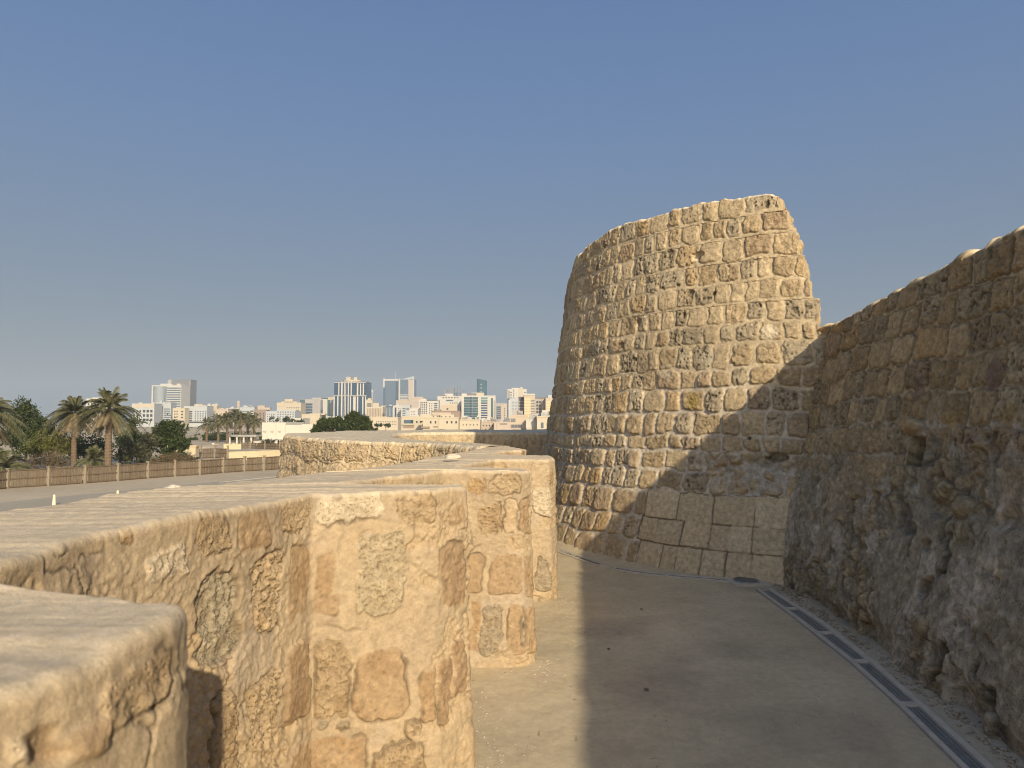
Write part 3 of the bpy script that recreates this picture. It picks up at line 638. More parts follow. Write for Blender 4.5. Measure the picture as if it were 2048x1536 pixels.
def build_far():
    out = [(955, 893.5), (880, 886.5), (795, 884), (669, 881), (608, 875)]
    zt_o = [1.31, 1.31, 1.31, 1.32, 1.33]
    Ap = [tuple(at_z(a, b, z)[:2])+(z,) for (a, b), z in zip(out, zt_o)]
    Ap = [(-.30, 9.0, 1.30)]+Ap+[(-4.75, 14.6, 1.34), (-4.3, 16.6, 1.36), (-2.8, 18.2, 1.37), (-.2, 18.9, 1.37), (3, 18.6, 1.37), (6.5, 17, 1.37)]
    Bp = [(-.05, 9.3, 1.30), (-.38, 9.9, 1.31), (-1.15, 10.75, 1.32), (-1.7, 11.6, 1.325), (-2.15, 12.8, 1.33), (-2.35, 13.9, 1.345), (-2.35, 14.8, 1.36), (-1.9, 15.35, 1.37), (-.7, 15.6, 1.37), (.9, 15.5, 1.36), (3.2, 14.9, 1.35), (6, 14, 1.35)]
    A0 = np.array(Ap); B0 = np.array(Bp); k = np.arange(len(A0))
    n = 1500; kk = np.concatenate([np.linspace(0, 5.5, 900), np.linspace(5.5, 11, 600)[1:]])
    A = np.stack([np.interp(kk, k, A0[:, q]) for q in range(3)], 1); B = np.stack([np.interp(kk, k, B0[:, q]) for q in range(3)], 1)
    A = smooth(A, 50); B = smooth(B, 50)
    rng = random.Random(4)
    vb = np.concatenate([[-6.5], np.arange(-6.2, -.05, .33), [.10, .40, .68, .99, 1.30, 1.7]]); cr = make_courses(vb, -1, 40, rng, .26, .50)
    def field(s, X, Y, Z, side):
        u = s if side == 'A' else s*1.0
        d, r, row = masonry(u, Z, vb, cr, 71, .024, .030)
        h, c, st = surf(X, Y, Z, d, r, 71, (.010, .035), .022, MORT*1.03)
        rounder = -.06*np.exp(-np.maximum(d, 0)/.035)*sst(-.01, .01, d)
        h = (h+rounder*.8) + .03*fbm(X, Y, Z, 2, 3, 72)
        c = mixc(c, TAN*1.12, .45*np.ones(X.shape)*st)
        if side == 'B': h = h*.55; c = mixc(c, MORT, .35*np.ones(X.shape))
        return h, c, st*.8
    zA = A[:, 2]+.012*fbm(kk*3, 0, 0, 3, 3, 8)
    o = build_ribbon('bastion_parapet', A[:, :2], B[:, :2], zA, B[:, 2], -6.2, -.2, .12, .0, -1, field, M_FAR, 330, 30, 90, 17, .05, 2.2)
    tag(o, 'low curved bastion parapet of rough stones beyond the near wall', 'wall')
build_far()

# ---- walkway floor --------------------------------------------------------
def build_floor():
    M, t, p = newmat('sandy_paving'); L = t.links.new
    p.inputs['Roughness'].default_value = .92; p.inputs['Specular IOR Level'].default_value = .15
    g = nd(t, 'ShaderNodeNewGeometry'); va = nd(t, 'ShaderNodeVertexColor', layer_name='Col')
    n1 = nd(t, 'ShaderNodeTexNoise', Scale=22., Detail=8., Roughness=.7); L(g.outputs['Position'], n1.inputs['Vector'])
    n2 = nd(t, 'ShaderNodeTexNoise', Scale=160., Detail=4., Roughness=.7); L(g.outputs['Position'], n2.inputs['Vector'])
    vo = nd(t, 'ShaderNodeTexVoronoi', Scale=55., Randomness=1.); L(g.outputs['Position'], vo.inputs['Vector'])
    ad = nd(t, 'ShaderNodeMath', operation='ADD'); L(n1.outputs[0], ad.inputs[0]); L(n2.outputs[0], ad.inputs[1])
    mr = nd(t, 'ShaderNodeMapRange'); L(ad.outputs[0], mr.inputs[0]); mr.inputs[1].default_value = .7; mr.inputs[2].default_value = 1.3; mr.inputs[3].default_value = .84; mr.inputs[4].default_value = 1.16
    mx = nd(t, 'ShaderNodeVectorMath', operation='SCALE'); L(va.outputs[0], mx.inputs[0]); L(mr.outputs[0], mx.inputs['Scale'])
    sp = nd(t, 'ShaderNodeMapRange'); L(vo.outputs['Distance'], sp.inputs[0]); sp.inputs[1].default_value = .10; sp.inputs[2].default_value = .16; sp.inputs[3].default_value = 1; sp.inputs[4].default_value = 0
    n3 = nd(t, 'ShaderNodeTexNoise', Scale=2.2, Detail=3.); L(g.outputs['Position'], n3.inputs['Vector'])
    s3 = nd(t, 'ShaderNodeMapRange'); L(n3.outputs[0], s3.inputs[0]); s3.inputs[1].default_value = .5; s3.inputs[2].default_value = .75; s3.inputs[3].default_value = 0; s3.inputs[4].default_value = .5
    ms = nd(t, 'ShaderNodeMath', operation='MULTIPLY'); L(sp.outputs[0], ms.inputs[0]); L(s3.outputs[0], ms.inputs[1])
    mc = nd(t, 'ShaderNodeMix', data_type='RGBA'); L(ms.outputs[0], mc.inputs[0]); L(mx.outputs[0], mc.inputs[6]); mc.inputs[7].default_value = (.55, .48, .38, 1); L(mc.outputs[2], p.inputs['Base Color'])
    a2 = nd(t, 'ShaderNodeMath', operation='ADD'); L(ad.outputs[0], a2.inputs[0]); L(ms.outputs[0], a2.inputs[1])
    bp = nd(t, 'ShaderNodeBump', Strength=.6, Distance=.005); L(a2.outputs[0], bp.inputs['Height']); L(bp.outputs[0], p.inputs['Normal'])
    ys = np.concatenate([np.arange(-9, 2.6, .15), np.arange(2.6, 8.8, .018), np.arange(8.8, 17.6, .1)])
    xl = np.interp(ys, [-9, 0, 3, 5, 9.5, 10.5, 12, 14, 16, 17.6], [-2.0, -1.9, -1.6, -1.2, -.35, -.9, -2.6, -3.6, -3.2, -1.5])
    xr = np.interp(ys, [-9, 8, 9, 17.6], [3.0, 3.2, 8, 8])
    k = np.linspace(0, 1, 330); X = xl[:, None]+(xr-xl)[:, None]*k; Y = ys[:, None]+0*X
    Z = .004*fbm(X, Y, 0, 2.0, 3, 300)+.0022*fbm(X, Y, 0, 9, 3, 301)
    # scuffs and foot marks in the dust
    rs = np.random.RandomState(4)
    for i in range(60):
        cx, cy = rs.uniform(-.2, 1.9), rs.uniform(3.2, 6.5); a = rs.uniform(0, 3.14); ca, sa = math.cos(a), math.sin(a)
        q = np.hypot(((X-cx)*ca+(Y-cy)*sa)/.14, (-(X-cx)*sa+(Y-cy)*ca)/.05); Z += (-.0025*np.exp(-q**4)+.0015*np.exp(-((q-1.15)/.15)**2))
    bank = np.hypot(X-TC[0], Y-TC[1])-4.82; Z += .05*np.exp(-np.maximum(bank, 0)/.07)*sst(1.9, .8, X)
    c = np.broadcast_to(np.array([.54, .45, .295]), X.shape+(3,)).copy()
    c = mixc(c, np.array([.60, .50, .335]), sst(-.1, .6, fbm(X, Y, 0, .9, 4, 310)))
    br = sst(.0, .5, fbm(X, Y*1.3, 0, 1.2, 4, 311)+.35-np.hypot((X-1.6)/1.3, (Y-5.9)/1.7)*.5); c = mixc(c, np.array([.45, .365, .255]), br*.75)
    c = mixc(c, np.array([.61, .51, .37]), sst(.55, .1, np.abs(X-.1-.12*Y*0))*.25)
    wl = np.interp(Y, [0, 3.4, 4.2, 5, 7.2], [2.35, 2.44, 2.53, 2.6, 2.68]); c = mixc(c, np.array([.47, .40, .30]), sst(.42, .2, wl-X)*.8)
    c = c*(1+.09*fbm(X, Y, 0, 5, 4, 312)+.05*fbm(X, Y, 0, 30, 2, 313))[..., None]
    ni, nj = X.shape
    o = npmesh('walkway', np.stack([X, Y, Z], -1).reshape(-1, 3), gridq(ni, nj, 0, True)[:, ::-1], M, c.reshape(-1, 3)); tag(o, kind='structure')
    o.data.flip_normals() if o.data.polygons[0].normal.z < 0 else None
build_floor()

# ---- floor drain / light channel -----------------------------------------
M_CONC = plain('channel_concrete', (.52, .47, .39), .9, .2, .18, 14, .4, .003)
M_FRAME = plain('channel_steel', (.33, .33, .31), .55, .4, .15, 30, 0, 0, .4)
M_GLASS = plain('channel_glass', (.17, .18, .175), .25, .5, .35, 9)
def strip(mb, Lp, Rp, z0, z1):
    n = len(Lp); b = len(mb.v)
    for (lx, ly), (rx, ry) in zip(Lp, Rp):
        mb.v += [(lx, ly, z0), (lx, ly, z1), (rx, ry, z1), (rx, ry, z0)]
    for i in range(n-1):
        a, c = b+4*i, b+4*(i+1)
        for q in range(3): mb.f.append((a+q, a+q+1, c+q+1, c+q))
    mb.f.append((b, b+3, b+2, b+1)); e = b+4*(n-1); mb.f.append((e, e+1, e+2, e+3))
def build_channel():
    Lp = [at_z(*p, .01)[:2] for p in ((1505, 1172), (1600, 1243), (1700, 1322), (1800, 1412), (1925, 1536), (2110, 1720))]
    Rp = [at_z(*p, .01)[:2] for p in ((1533, 1172), (1650, 1245), (1760, 1332), (1862, 1422), (1988, 1536), (2180, 1720))]
    Lp, Rp = np.array(Lp), np.array(Rp); ys = np.arange(2.45, 7.0, .05)
    lx = np.interp(ys, Lp[::-1, 1], Lp[::-1, 0]); rx = np.interp(ys, Rp[::-1, 1], Rp[::-1, 0])
    root = empty('floor_drain', (float(lx[40]), 4.5, 0), 0, 'long floor channel with dark glass covers along the shaded wall', 'drain'); ox, oy = root.location.x, 4.5
    wd = rx-lx
    f = lambda a: [(x-ox, y-oy) for x, y in zip(lx+wd*a, ys)]
    m = MB(); strip(m, f(0), f(.20), -.05, .012); strip(m, f(.74), f(1.0), -.05, .016); m.build('concrete_border', M_CONC, root)
    m = MB(); strip(m, f(-.05), f(-.005), -.05, .008); m.build('edge_strip', M_FRAME, root)
    div = [2.5, 3.38, 4.18, 4.91, 5.55, 6.25, 6.92]
    g = lambda y, a: (float(np.interp(y, ys, lx)+np.interp(y, ys, wd)*a)-ox, y-oy)
    for i in range(len(div)-1):
        y0, y1 = div[i]+.035, div[i+1]-.035; yy = np.linspace(y0, y1, 5)
        fr = MB(); strip(fr, [g(y, .21) for y in yy], [g(y, .27) for y in yy], -.05, .010); strip(fr, [g(y, .67) for y in yy], [g(y, .73) for y in yy], -.05, .010)
        fr = fr.build('cover_frame', M_FRAME, root)
        gl = MB(); strip(gl, [g(y, .272) for y in yy], [g(y, .668) for y in yy], -.04, .003); gl.build('glass_cover', M_GLASS, fr)
        il = MB(); strip(il, [g(y, .36) for y in yy], [g(y, .39) for y in yy], -.03, .006); strip(il, [g(y, .56) for y in yy], [g(y, .59) for y in yy], -.03, .006); il.build('inner_rail', M_FRAME, fr)
        c = MB(); strip(c, [g(y, .203) for y in (div[i]-.03, div[i]+.03)], [g(y, .737) for y in (div[i]-.03, div[i]+.03)], -.05, .012); c.build('cross_bar', M_CONC, root)
    # curved run round the tower foot
    root = empty('curved_drain', (1.2, 7.8, 0), 0, 'narrow curved drain strip following the foot of the round tower', 'drain')
    px = [(1108, 1096), (1150, 1112), (1190, 1126), (1240, 1138), (1300, 1147), (1370, 1153), (1440, 1158), (1500, 1167)]
    P = np.array([at_z(a, b, .01)[:2] for a, b in px]); P, _ = resample(P, .06); P = smooth(P, 4); N = path_normals(P, 1)
    q = lambda a: [(x-1.2, y-7.8) for x, y in P+N*a]
    m = MB(); strip(m, q(.065), q(.03), -.05, .012); strip(m, q(-.03), q(-.075), -.05, .012); m.build('concrete_border', M_CONC, root)
    n = len(P); st = 11
    for i in range(0, n-st, st):
        gl = MB(); strip(gl, q(.029)[i:i+st], q(-.029)[i:i+st], -.04, .004); gl.build('glass_cover', M_GLASS, root)
    c = at_z(1492, 1161, .02); root = empty('manhole_cover', (c[0], c[1], 0), 0, 'round dark manhole cover at the corner of the drain', 'manhole')
    m = MB(); m.box((0, 0, .004), (.36, .34, .03), .1); m.build('surround', M_CONC, root)
    m = MB(); m.tube([(0, 0, .0), (0, 0, .027)], [.135, .135], 36); m.build('rim', M_FRAME, root)
    m = MB(); m.tube([(0, 0, .0), (0, 0, .031)], [.118, .118], 36)
    for i in range(-4, 5): m.box((0, i*.024, .033), (2*math.sqrt(max(.105**2-(i*.024)**2, 0)), .007, .006))
    m.build('lid', M_GLASS, root)
build_channel()

# ---- loose stones, straws, gravel ----------------------------------------
def rock(name, loc, size, mat, seed, label, cat='stone', group=None, rz=0):
    n = 26; ph = np.linspace(0, math.pi, n); th = np.linspace(0, 2*math.pi, 2*n)[:-1]
    P, T = np.meshgrid(ph, th, indexing='ij'); x, y, z = np.sin(P)*np.cos(T), np.sin(P)*np.sin(T), np.cos(P)
    f = 1+.28*fbm(x, y, z, 1.5, 4, seed)+.05*fbm(x, y, z, 8, 3, seed+1)
    V = np.stack([x*f*size[0], y*f*size[1], np.maximum(z*f, -.35)*size[2]], -1).reshape(-1, 3)
    ni, nj = P.shape; q = gridq(ni, nj); w_ = np.arange(ni-1)*nj; q = np.concatenate([q, np.stack([w_+nj-1, w_+2*nj-1, w_+nj, w_], 1)])[:, ::-1]
    o = npmesh(name, V, q, mat); o.location = loc; o.rotation_euler = (0, 0, rz); return tag(o, label, cat, group)
M_PALE = plain('pale_limestone', (.60, .52, .42), .9, .2, .15, 60, .6, .004); M_DARKST = plain('dark_pebble', (.17, .14, .11), .9, .2, .2, 60)
p = at_z(905, 917, 1.30); rock('loose_stone', (p[0], p[1], 1.31), (.068, .05, .030), M_PALE, 5, 'pale flat loose stone lying on top of the near parapet')
for i, (px, py, s, lb) in enumerate(((1293, 1382, .011, 'darkest larger pebble on the shaded floor near the picture bottom'), (1217, 1300, .009, 'small dark pebble just inside the shadow edge on the floor'),
                                     (1283, 1220, .009, 'small dark pebble farthest back on the shaded floor'))):
    p = at_z(px, py, 0); rock('pebble', (p[0], p[1], .008), (s*1.3, s, s*.8), M_DARKST, 20+i, lb, 'pebble', 'dark pebbles on the floor', i)
for i, (px, py, s, lb) in enumerate(((984, 1322, .022, 'white crumb of stone at the foot of the second parapet tooth'), (345, 981, .035, 'white stone on the outer edge of the parapet top'))):
    p = at_z(px, py, 0 if i == 0 else 1.3); rock('chip', (p[0], p[1], .006 if i == 0 else 1.305), (s*1.2, s, s*.6), M_PALE, 40+i, lb, 'stone', None, i)
def gravel(name, spots, mat, n, seed, zf, smin, smax, lb):
    rs = np.random.RandomState(seed); V = []; Q = []
    base = np.array([[1, 0, 0], [-1, 0, 0], [0, 1, 0], [0, -1, 0], [0, 0, 1], [0, 0, -1]], float); tf = np.array([[0, 2, 4], [2, 1, 4], [1, 3, 4], [3, 0, 4], [2, 0, 5], [1, 2, 5], [3, 1, 5], [0, 3, 5]])
    for i in range(n):
        sx, sy_, ex, ey = spots[rs.randint(len(spots))]; x, y = rs.normal(sx, ex), rs.normal(sy_, ey); s = smin+(smax-smin)*rs.rand()**3
        b = base*(1+.5*(rs.rand(6, 1)-.5))*np.array([s*1.2, s, s*.7]); a = rs.rand()*6.28; b = np.stack([b[:, 0]*math.cos(a)-b[:, 1]*math.sin(a), b[:, 0]*math.sin(a)+b[:, 1]*math.cos(a), b[:, 2]], 1)
        Q.append(tf+len(V)*6); V.append(b+np.array([x, y, zf]))
    o = npmesh(name, np.concatenate(V), np.concatenate(Q), mat, shade=False); return tag(o, lb, 'gravel', kind='stuff')
sp = [(.02, 4.72, .16, .05), (.20, 4.85, .05, .12), (.40, 6.2, .10, .25), (.42, 6.7, .06, .2), (-.15, 3.75, .08, .2), (-.12, 3.35, .06, .1), (.0, 3.4, .10, .15), (-.2, 4.2, .08, .3)]
gravel('stone_chips', sp, M_PALE, 900, 3, .002, .0015, .007, 'fine pale stone crumbs scattered along the foot of the parapet')
gravel('floor_grit', [(1.2, 4.5, .9, 1.2), (2.0, 4.2, .5, 1.0), (.6, 4.5, .5, 1.2)], M_DARKST, 500, 5, .002, .001, .0045, 'small grit and crumbs scattered over the walkway floor')
wb = [(np.interp(y, [0, 3.4, 4.2, 5, 7.2], [2.33, 2.42, 2.51, 2.58, 2.66])-.02, y, .035, .12) for y in np.arange(2.6, 7.1, .2)]
gravel('fallen_rubble', wb, plain('rubble_stone', (.36, .30, .22), .95, .1, .3, 40), 700, 8, .004, .003, .022, 'crumbled stone fragments lying along the foot of the shaded wall')
tb = [(TC[0]+4.88*math.cos(a), TC[1]+4.88*math.sin(a), .05, .05) for a in np.arange(3.75, 4.3, .03)]
gravel('tower_foot_rubble', tb, M_PALE, 500, 11, .004, .002, .011, 'fine pale rubble along the foot of the round tower')
m = MB()
rs = random.Random(9)
for i in range(14):
    x, y = rs.uniform(.0, .6) if i < 5 else rs.uniform(.3, 2.1), rs.uniform(3.5, 6); a = rs.uniform(0, 3.1); l = rs.uniform(.02, .06)
    m.tube([(x, y, .006), (x+l*math.cos(a), y+l*math.sin(a), .007)], [.0014, .0010], 5)
tag(m.build('straw', plain('dry_straw', (.30, .22, .12))), 'dry straw bits lying on the walkway floor', 'straw', kind='stuff')
# ============================================================ GROUND OUTSIDE THE FORT
GZ = -6.0
def ground_mat(name, a, b, sc, bump=.3):
    m, t, p = newmat(name); L = t.links.new; p.inputs['Roughness'].default_value = .95; p.inputs['Specular IOR Level'].default_value = .1
    g = nd(t, 'ShaderNodeNewGeometry'); n = nd(t, 'ShaderNodeTexNoise', Scale=sc, Detail=9., Roughness=.68); L(g.outputs['Position'], n.inputs['Vector'])
    n2 = nd(t, 'ShaderNodeTexNoise', Scale=sc*.08, Detail=6., Roughness=.6); L(g.outputs['Position'], n2.inputs['Vector'])
    ad = nd(t, 'ShaderNodeMath', operation='ADD'); L(n.outputs[0], ad.inputs[0]); L(n2.outputs[0], ad.inputs[1])
    mr = nd(t, 'ShaderNodeMapRange'); L(ad.outputs[0], mr.inputs[0]); mr.inputs[1].default_value = .75; mr.inputs[2].default_value = 1.25
    mc = nd(t, 'ShaderNodeMix', data_type='RGBA'); L(mr.outputs[0], mc.inputs[0]); mc.inputs[6].default_value = (*a, 1); mc.inputs[7].default_value = (*b, 1); L(mc.outputs[2], p.inputs['Base Color'])
    bp = nd(t, 'ShaderNodeBump', Strength=bump, Distance=.08); L(n.outputs[0], bp.inputs['Height']); L(bp.outputs[0], p.inputs['Normal'])
    return m
M_SAND = ground_mat('desert_sand', (.42, .35, .255), (.54, .455, .34), 1.2)
M_ROAD = ground_mat('dusty_asphalt', (.37, .33, .265), (.43, .38, .30), .8, .1)
m = MB(); m.face((-20000, -3000, GZ), (20000, -3000, GZ), (20000, 26000, GZ), (-20000, 26000, GZ)); tag(m.build('ground', M_SAND), kind='structure')
def gp(px, py, z=GZ): p = at_z(px, py, z); return (p[0], p[1], z)
def sheet(name, pxs, z, mat, kind='structure'):
    m = MB(); m.face(*[gp(a, b, GZ)[:2]+(GZ+z,) for a, b in pxs]); o = m.build(name, mat)
    if o.data.polygons[0].normal.z < 0: o.data.flip_normals()
    return tag(o, kind=kind)
sheet('road', [(-500, 1072), (0, 1006), (137, 992), (273, 980), (400, 967), (600, 948), (820, 928), (820, 938), (600, 960), (345, 983), (235, 998), (108, 1011), (0, 1027), (-500, 1100)], .02, M_ROAD)
sheet('far_road', [(384, 893), (470, 897), (520, 903), (470, 906), (380, 904), (250, 901), (250, 894)], .03, M_ROAD)
M_KERB = plain('pale_kerb', (.55, .50, .40), .9, .2, .15, 3)
def kerb(pa, pb, wpx=.25, h=.12):
    a, b = gp(*pa), gp(*pb); l = math.dist(a, b); m = MB(); m.box(((a[0]+b[0])/2, (a[1]+b[1])/2, GZ+h/2), (l, wpx, h), math.atan2(b[1]-a[1], b[0]-a[0])); return tag(m.build('kerb', M_KERB), kind='structure')
kerb((440, 965), (560, 953), .2, .06); kerb((-200, 1050), (98, 1014), .2, .08)
# desert beyond: low mounds
def mound(px0, px1, pyb, h, depth, mat, seed, name='terrain'):
    d = gp((px0+px1)/2, pyb)[1]; x0, x1 = (px0-1024)/F*d, (px1-1024)/F*d
    n = 90; X, Y = np.meshgrid(np.linspace(x0, x1, n), np.linspace(d, d+depth, 40), indexing='ij')
    e = np.sin(np.pi*(X-x0)/(x1-x0))**.4*np.clip(np.sin(np.pi*(Y-d)/depth), 0, 1)**.5
    Z = GZ-.05+h*e*(.75+.45*fbm(X, Y, 0, 1/9., 4, seed))
    return tag(npmesh(name, np.stack([X, Y, Z], -1).reshape(-1, 3), gridq(n, 40)[:, ::1], mat), kind='structure')
M_RUB = ground_mat('rubble_ground', (.20, .165, .12), (.40, .33, .24), .5, .8)
mound(330, 640, 877, 3.0, 60, M_RUB, 5); mound(350, 560, 864, 2.5, 60, M_SAND, 6); mound(375, 455, 898, 1.0, 14, M_SAND, 9)

# ============================================================ REED FENCE
M_REED = plain('dry_reed', (.175, .138, .098), .9, .2, .35, 9); M_REED2 = plain('dry_reed_dark', (.15, .11, .07), .9, .2, .3, 9)
M_POST = plain('sand_rendered_post', (.28, .225, .155), .9, .2, .12, 3); M_RAIL = plain('wooden_rail', (.13, .095, .06), .9)
def reed_fence(corners, hgt, label, posth=.12, n_reed=11, seed=1, panel_len=None):
    rs = random.Random(seed); root = empty('reed_fence', (corners[0][0], corners[0][1], GZ), 0, label, 'fence'); ox, oy = corners[0][:2]
    for i in range(len(corners)):
        x, y = corners[i][:2]; P = MB(); P.b(x-ox-.14, x-ox+.14, y-oy-.14, y-oy+.14, -.1, hgt+posth-.08); P.b(x-ox-.22, x-ox+.22, y-oy-.22, y-oy+.22, hgt+posth-.08, hgt+posth); P.build('post', M_POST, root)
        if i == len(corners)-1: break
        x2, y2 = corners[i+1][:2]; L = math.hypot(x2-x, y2-y); a = math.atan2(y2-y, x2-x); n = int(L*n_reed)
        A, B = MB(), MB()
        for k in range(n):
            f = (.3+(L-.6)*(k+rs.random()*.6)/n)/L; mb = A if rs.random() < .72 else B; off = rs.uniform(-.03, .03)
            hh = hgt-.12+rs.uniform(-.10, .07); mb.box((x-ox+(x2-x)*f+off*math.sin(a), y-oy+(y2-y)*f-off*math.cos(a), hh/2), (rs.uniform(.06, .11), .035, hh), a+rs.uniform(-.2, .2))
        p = A.build('reed_panel', M_REED, root); B.build('dark_reeds', M_REED2, p)
        for hz in (.15, hgt*.5, hgt-.14):
            r_ = MB(); r_.box(((x+x2)/2-ox+.09*math.sin(a), (y+y2)/2-oy-.09*math.cos(a), hz), (L-.4, .09, .10), a); r_.build('rail', M_RAIL, root)
post_px = [-150, -68, 15, 97, 170, 236, 296, 350, 400, 446, 489, 528, 564, 597, 628]
def fy(px): return np.interp(px, [-150, 15, 97, 170, 236, 296, 350, 400, 446, 489, 528, 564, 628], [996, 977, 972, 967, 962, 957, 953, 950, 946, 943, 941, 938.5, 934])
reed_fence([gp(px, fy(px)) for px in post_px], 2.1, 'long brown reed fence with pale posts along the far side of the road', seed=2)
reed_fence([gp(380, 917), gp(402, 917), gp(430, 916), gp(455, 917)], 2.0, 'short dark reed fence section behind the long fence, left of the yellow wall', seed=3, n_reed=8, posth=.5)
reed_fence([gp(481, 897), gp(501, 897), gp(530, 898), gp(560, 899), gp(590, 900)], 1.6, 'low reed fence in front of the white museum building', seed=4, n_reed=7, posth=.4)
# low walls
M_CREAMW = plain('cream_render', (.60, .50, .33), .9, .2, .08, 2); M_WHITE = plain('white_render', (.57, .535, .46), .9, .2, .04, .6)
def low_wall(pxs, h, label, th=.35, mat=None):
    m = MB(); P = [gp(*p) for p in pxs]; ox, oy = P[0][:2]
    for a, b in zip(P[:-1], P[1:]):
        l = math.dist(a, b); m.box(((a[0]+b[0])/2-ox, (a[1]+b[1])/2-oy, h/2-.1), (l+th*.98, th, h+.2), math.atan2(b[1]-a[1], b[0]-a[0]))
        m.box(((a[0]+b[0])/2-ox, (a[1]+b[1])/2-oy, h+.035), (l+th*1.2, th*1.3, .07), math.atan2(b[1]-a[1], b[0]-a[0]))
    o = m.build('boundary_wall', mat or M_CREAMW); o.location = (ox, oy, GZ); return tag(o, label, 'wall')
low_wall([(459, 921), (513, 918.5), (590, 914)], 1.55, 'smooth yellow boundary wall just behind the reed fence')
low_wall([(449, 899), (481, 899)], 1.35, 'short pale wall block left of the reed fence by the pergola')
low_wall([(740, 861), (862, 861)], 2.6, 'long white compound wall behind the bastion parapet', mat=M_WHITE)
low_wall([(905, 866), (1022, 866)], 2.4, 'dull pink compound wall below the villas', mat=plain('pink_render', (.45, .33, .24), .9, .2, .1, 1))
m = MB(); m.prism([(-3.2, 0), (3.2, 0), (3.2, 2.4), (-3.2, 2.4)], 0, .25); m.prism([(-3, .2), (3, .2), (3, 2.2), (-3, 2.2)], -2.0, 0)
o = m.build('concrete_box', M_CREAMW); q = gp(325, 925); o.location = (q[0]-.3, q[1]+6.5, GZ+2.5); o.rotation_euler = (0, 0, .1); tag(o, 'cream flat-topped concrete box peeping over the reed fence', 'box')
# bollards
M_BOL = plain('bollard_paint', (.72, .66, .46), .7, .3, .06, 6)
for i, (px, py, lb) in enumerate(((108, 1011, 'pale tapered bollard at the road edge, nearer of the two'), (235, 1001, 'pale tapered bollard at the road edge, farther one half hidden by the parapet'))):
    q = gp(px, py); m = MB(); hs_ = [0, .12, .5, .85, .93, .97]; rr = [.17, .16, .125, .10, .08, .02]
    m.tube([(0, 0, h) for h in hs_], rr, 14); o = m.build('bollard', M_BOL, smooth=True); o.location = q; tag(o, lb, 'bollard', 'pale bollards along the road')

# ============================================================ PLANTS
def leafmat(name, c, c2):
    m, t, p = newmat(name); L = t.links.new; p.inputs['Roughness'].default_value = .6; p.inputs['Specular IOR Level'].default_value = .25
    g = nd(t, 'ShaderNodeNewGeometry'); mc = nd(t, 'ShaderNodeMix', data_type='RGBA'); L(g.outputs['Random Per Island'], mc.inputs[0])
    mc.inputs[6].default_value = (*c, 1); mc.inputs[7].default_value = (*c2, 1); L(mc.outputs[2], p.inputs['Base Color']); return m
M_PALM = leafmat('palm_leaf', (.060, .070, .030), (.17, .155, .08)); M_PALMD = leafmat('dry_palm_leaf', (.13, .10, .055), (.24, .19, .11))
M_BARK = plain('palm_bark', (.17, .125, .085), .95, .1, .35, 6, .6, .05); M_TRUNK = plain('tree_bark', (.09, .07, .05), .95)
M_GREEN = leafmat('dark_leaf', (.020, .036, .010), (.065, .080, .022)); M_YEL = leafmat('yellow_green_leaf', (.06, .075, .015), (.15, .145, .03))
M_OLIVE = leafmat('olive_leaf', (.05, .055, .028), (.11, .105, .055)); M_BRN = leafmat('dry_brush_leaf', (.09, .07, .038), (.17, .125, .07))
def palm(loc, H, Rr, seed, label, group=None, nf=46, nl=26, droop=1.0, cat='palm tree', tr=.30, dead=8, lw=.05):
    rs = random.Random(seed); root = empty('palm_tree', loc, rs.uniform(0, 6), label, cat, group)
    bend = rs.uniform(-.3, .3); n = 40; P, Rd = [], []
    for i in range(n):
        f = i/(n-1); P.append((bend*f*f, .1*math.sin(f*3), H*f)); Rd.append(tr*(1.15-.35*f+.16*(i % 2)+(.5*max(0, f-.9)/.1)*.6))
    m = MB(); m.tube(P, Rd, 10); m.build('trunk', M_BARK, root)
    top = np.array([bend, .1*math.sin(3), H])
    def fronds(count, e0, e1, name, mat, dr, L0):
        V, T = [], []
        for k in range(count):
            az = rs.uniform(0, 2*math.pi); el = e0+(e1-e0)*((k+.5)/count); L = L0*rs.uniform(.85, 1.1); ns = nl
            ca, sa = math.cos(az), math.sin(az); sag = dr*L*(.28+.42*math.cos(el)); pts_ = []
            for i in range(ns+1):
                f = i/ns; r = L*f*math.cos(el); z = L*f*math.sin(el)-sag*f**2.1
                pts_.append(np.array([r*ca, r*sa, z]))
            side = np.array([-sa, ca, 0]); tw = rs.uniform(-.3, .3)
            for i in range(ns):
                t = pts_[i+1]-pts_[i]; t = t/np.linalg.norm(t); up = np.cross(side, t); p0 = pts_[i]
                b = len(V); ww = .035*(1-i/ns)+.012      # rachis
                V += [p0+side*ww, p0-side*ww, pts_[i+1]-side*ww*.9, pts_[i+1]+side*ww*.9]; T += [(b, b+1, b+2), (b, b+2, b+3)]
                if i < 3: continue
                f = i/ns; ll = .62*Rr/3.5*math.sin(math.pi*min(1, (f*.88+.14)))**.55+.12
                for sg in (-1, 1):
                    for q in (0, .5):
                        p1 = p0+(pts_[i+1]-p0)*q; d = side*sg*(.78)+t*.62+up*(.30+tw*sg*.5+rs.uniform(-.12, .12)); d /= np.linalg.norm(d); tip = p1+d*ll*rs.uniform(.8, 1.1); tip[2] -= .18*ll
                        b = len(V); V += [p1+t*lw, p1-t*lw*.6, tip]; T.append((b, b+1, b+2))
        return npmesh(name, np.array(V)+top, np.array(T), mat, shade=False, parent=root)
    fronds(nf, R(82), R(-12), 'crown', M_PALM, droop, Rr); 
    if dead: fronds(dead*2, R(-15), R(-50), 'dry_skirt', M_PALMD, .7, Rr*.72)
    return root
def gy(d, px, z=GZ): return ((px-1024)/F*d, d, z)
palm(gy(104, 220), 9.1, 5.0, 3, 'large date palm with the full crown standing right of the other near palm', 'near date palms', tr=.42, dead=9, lw=.07)
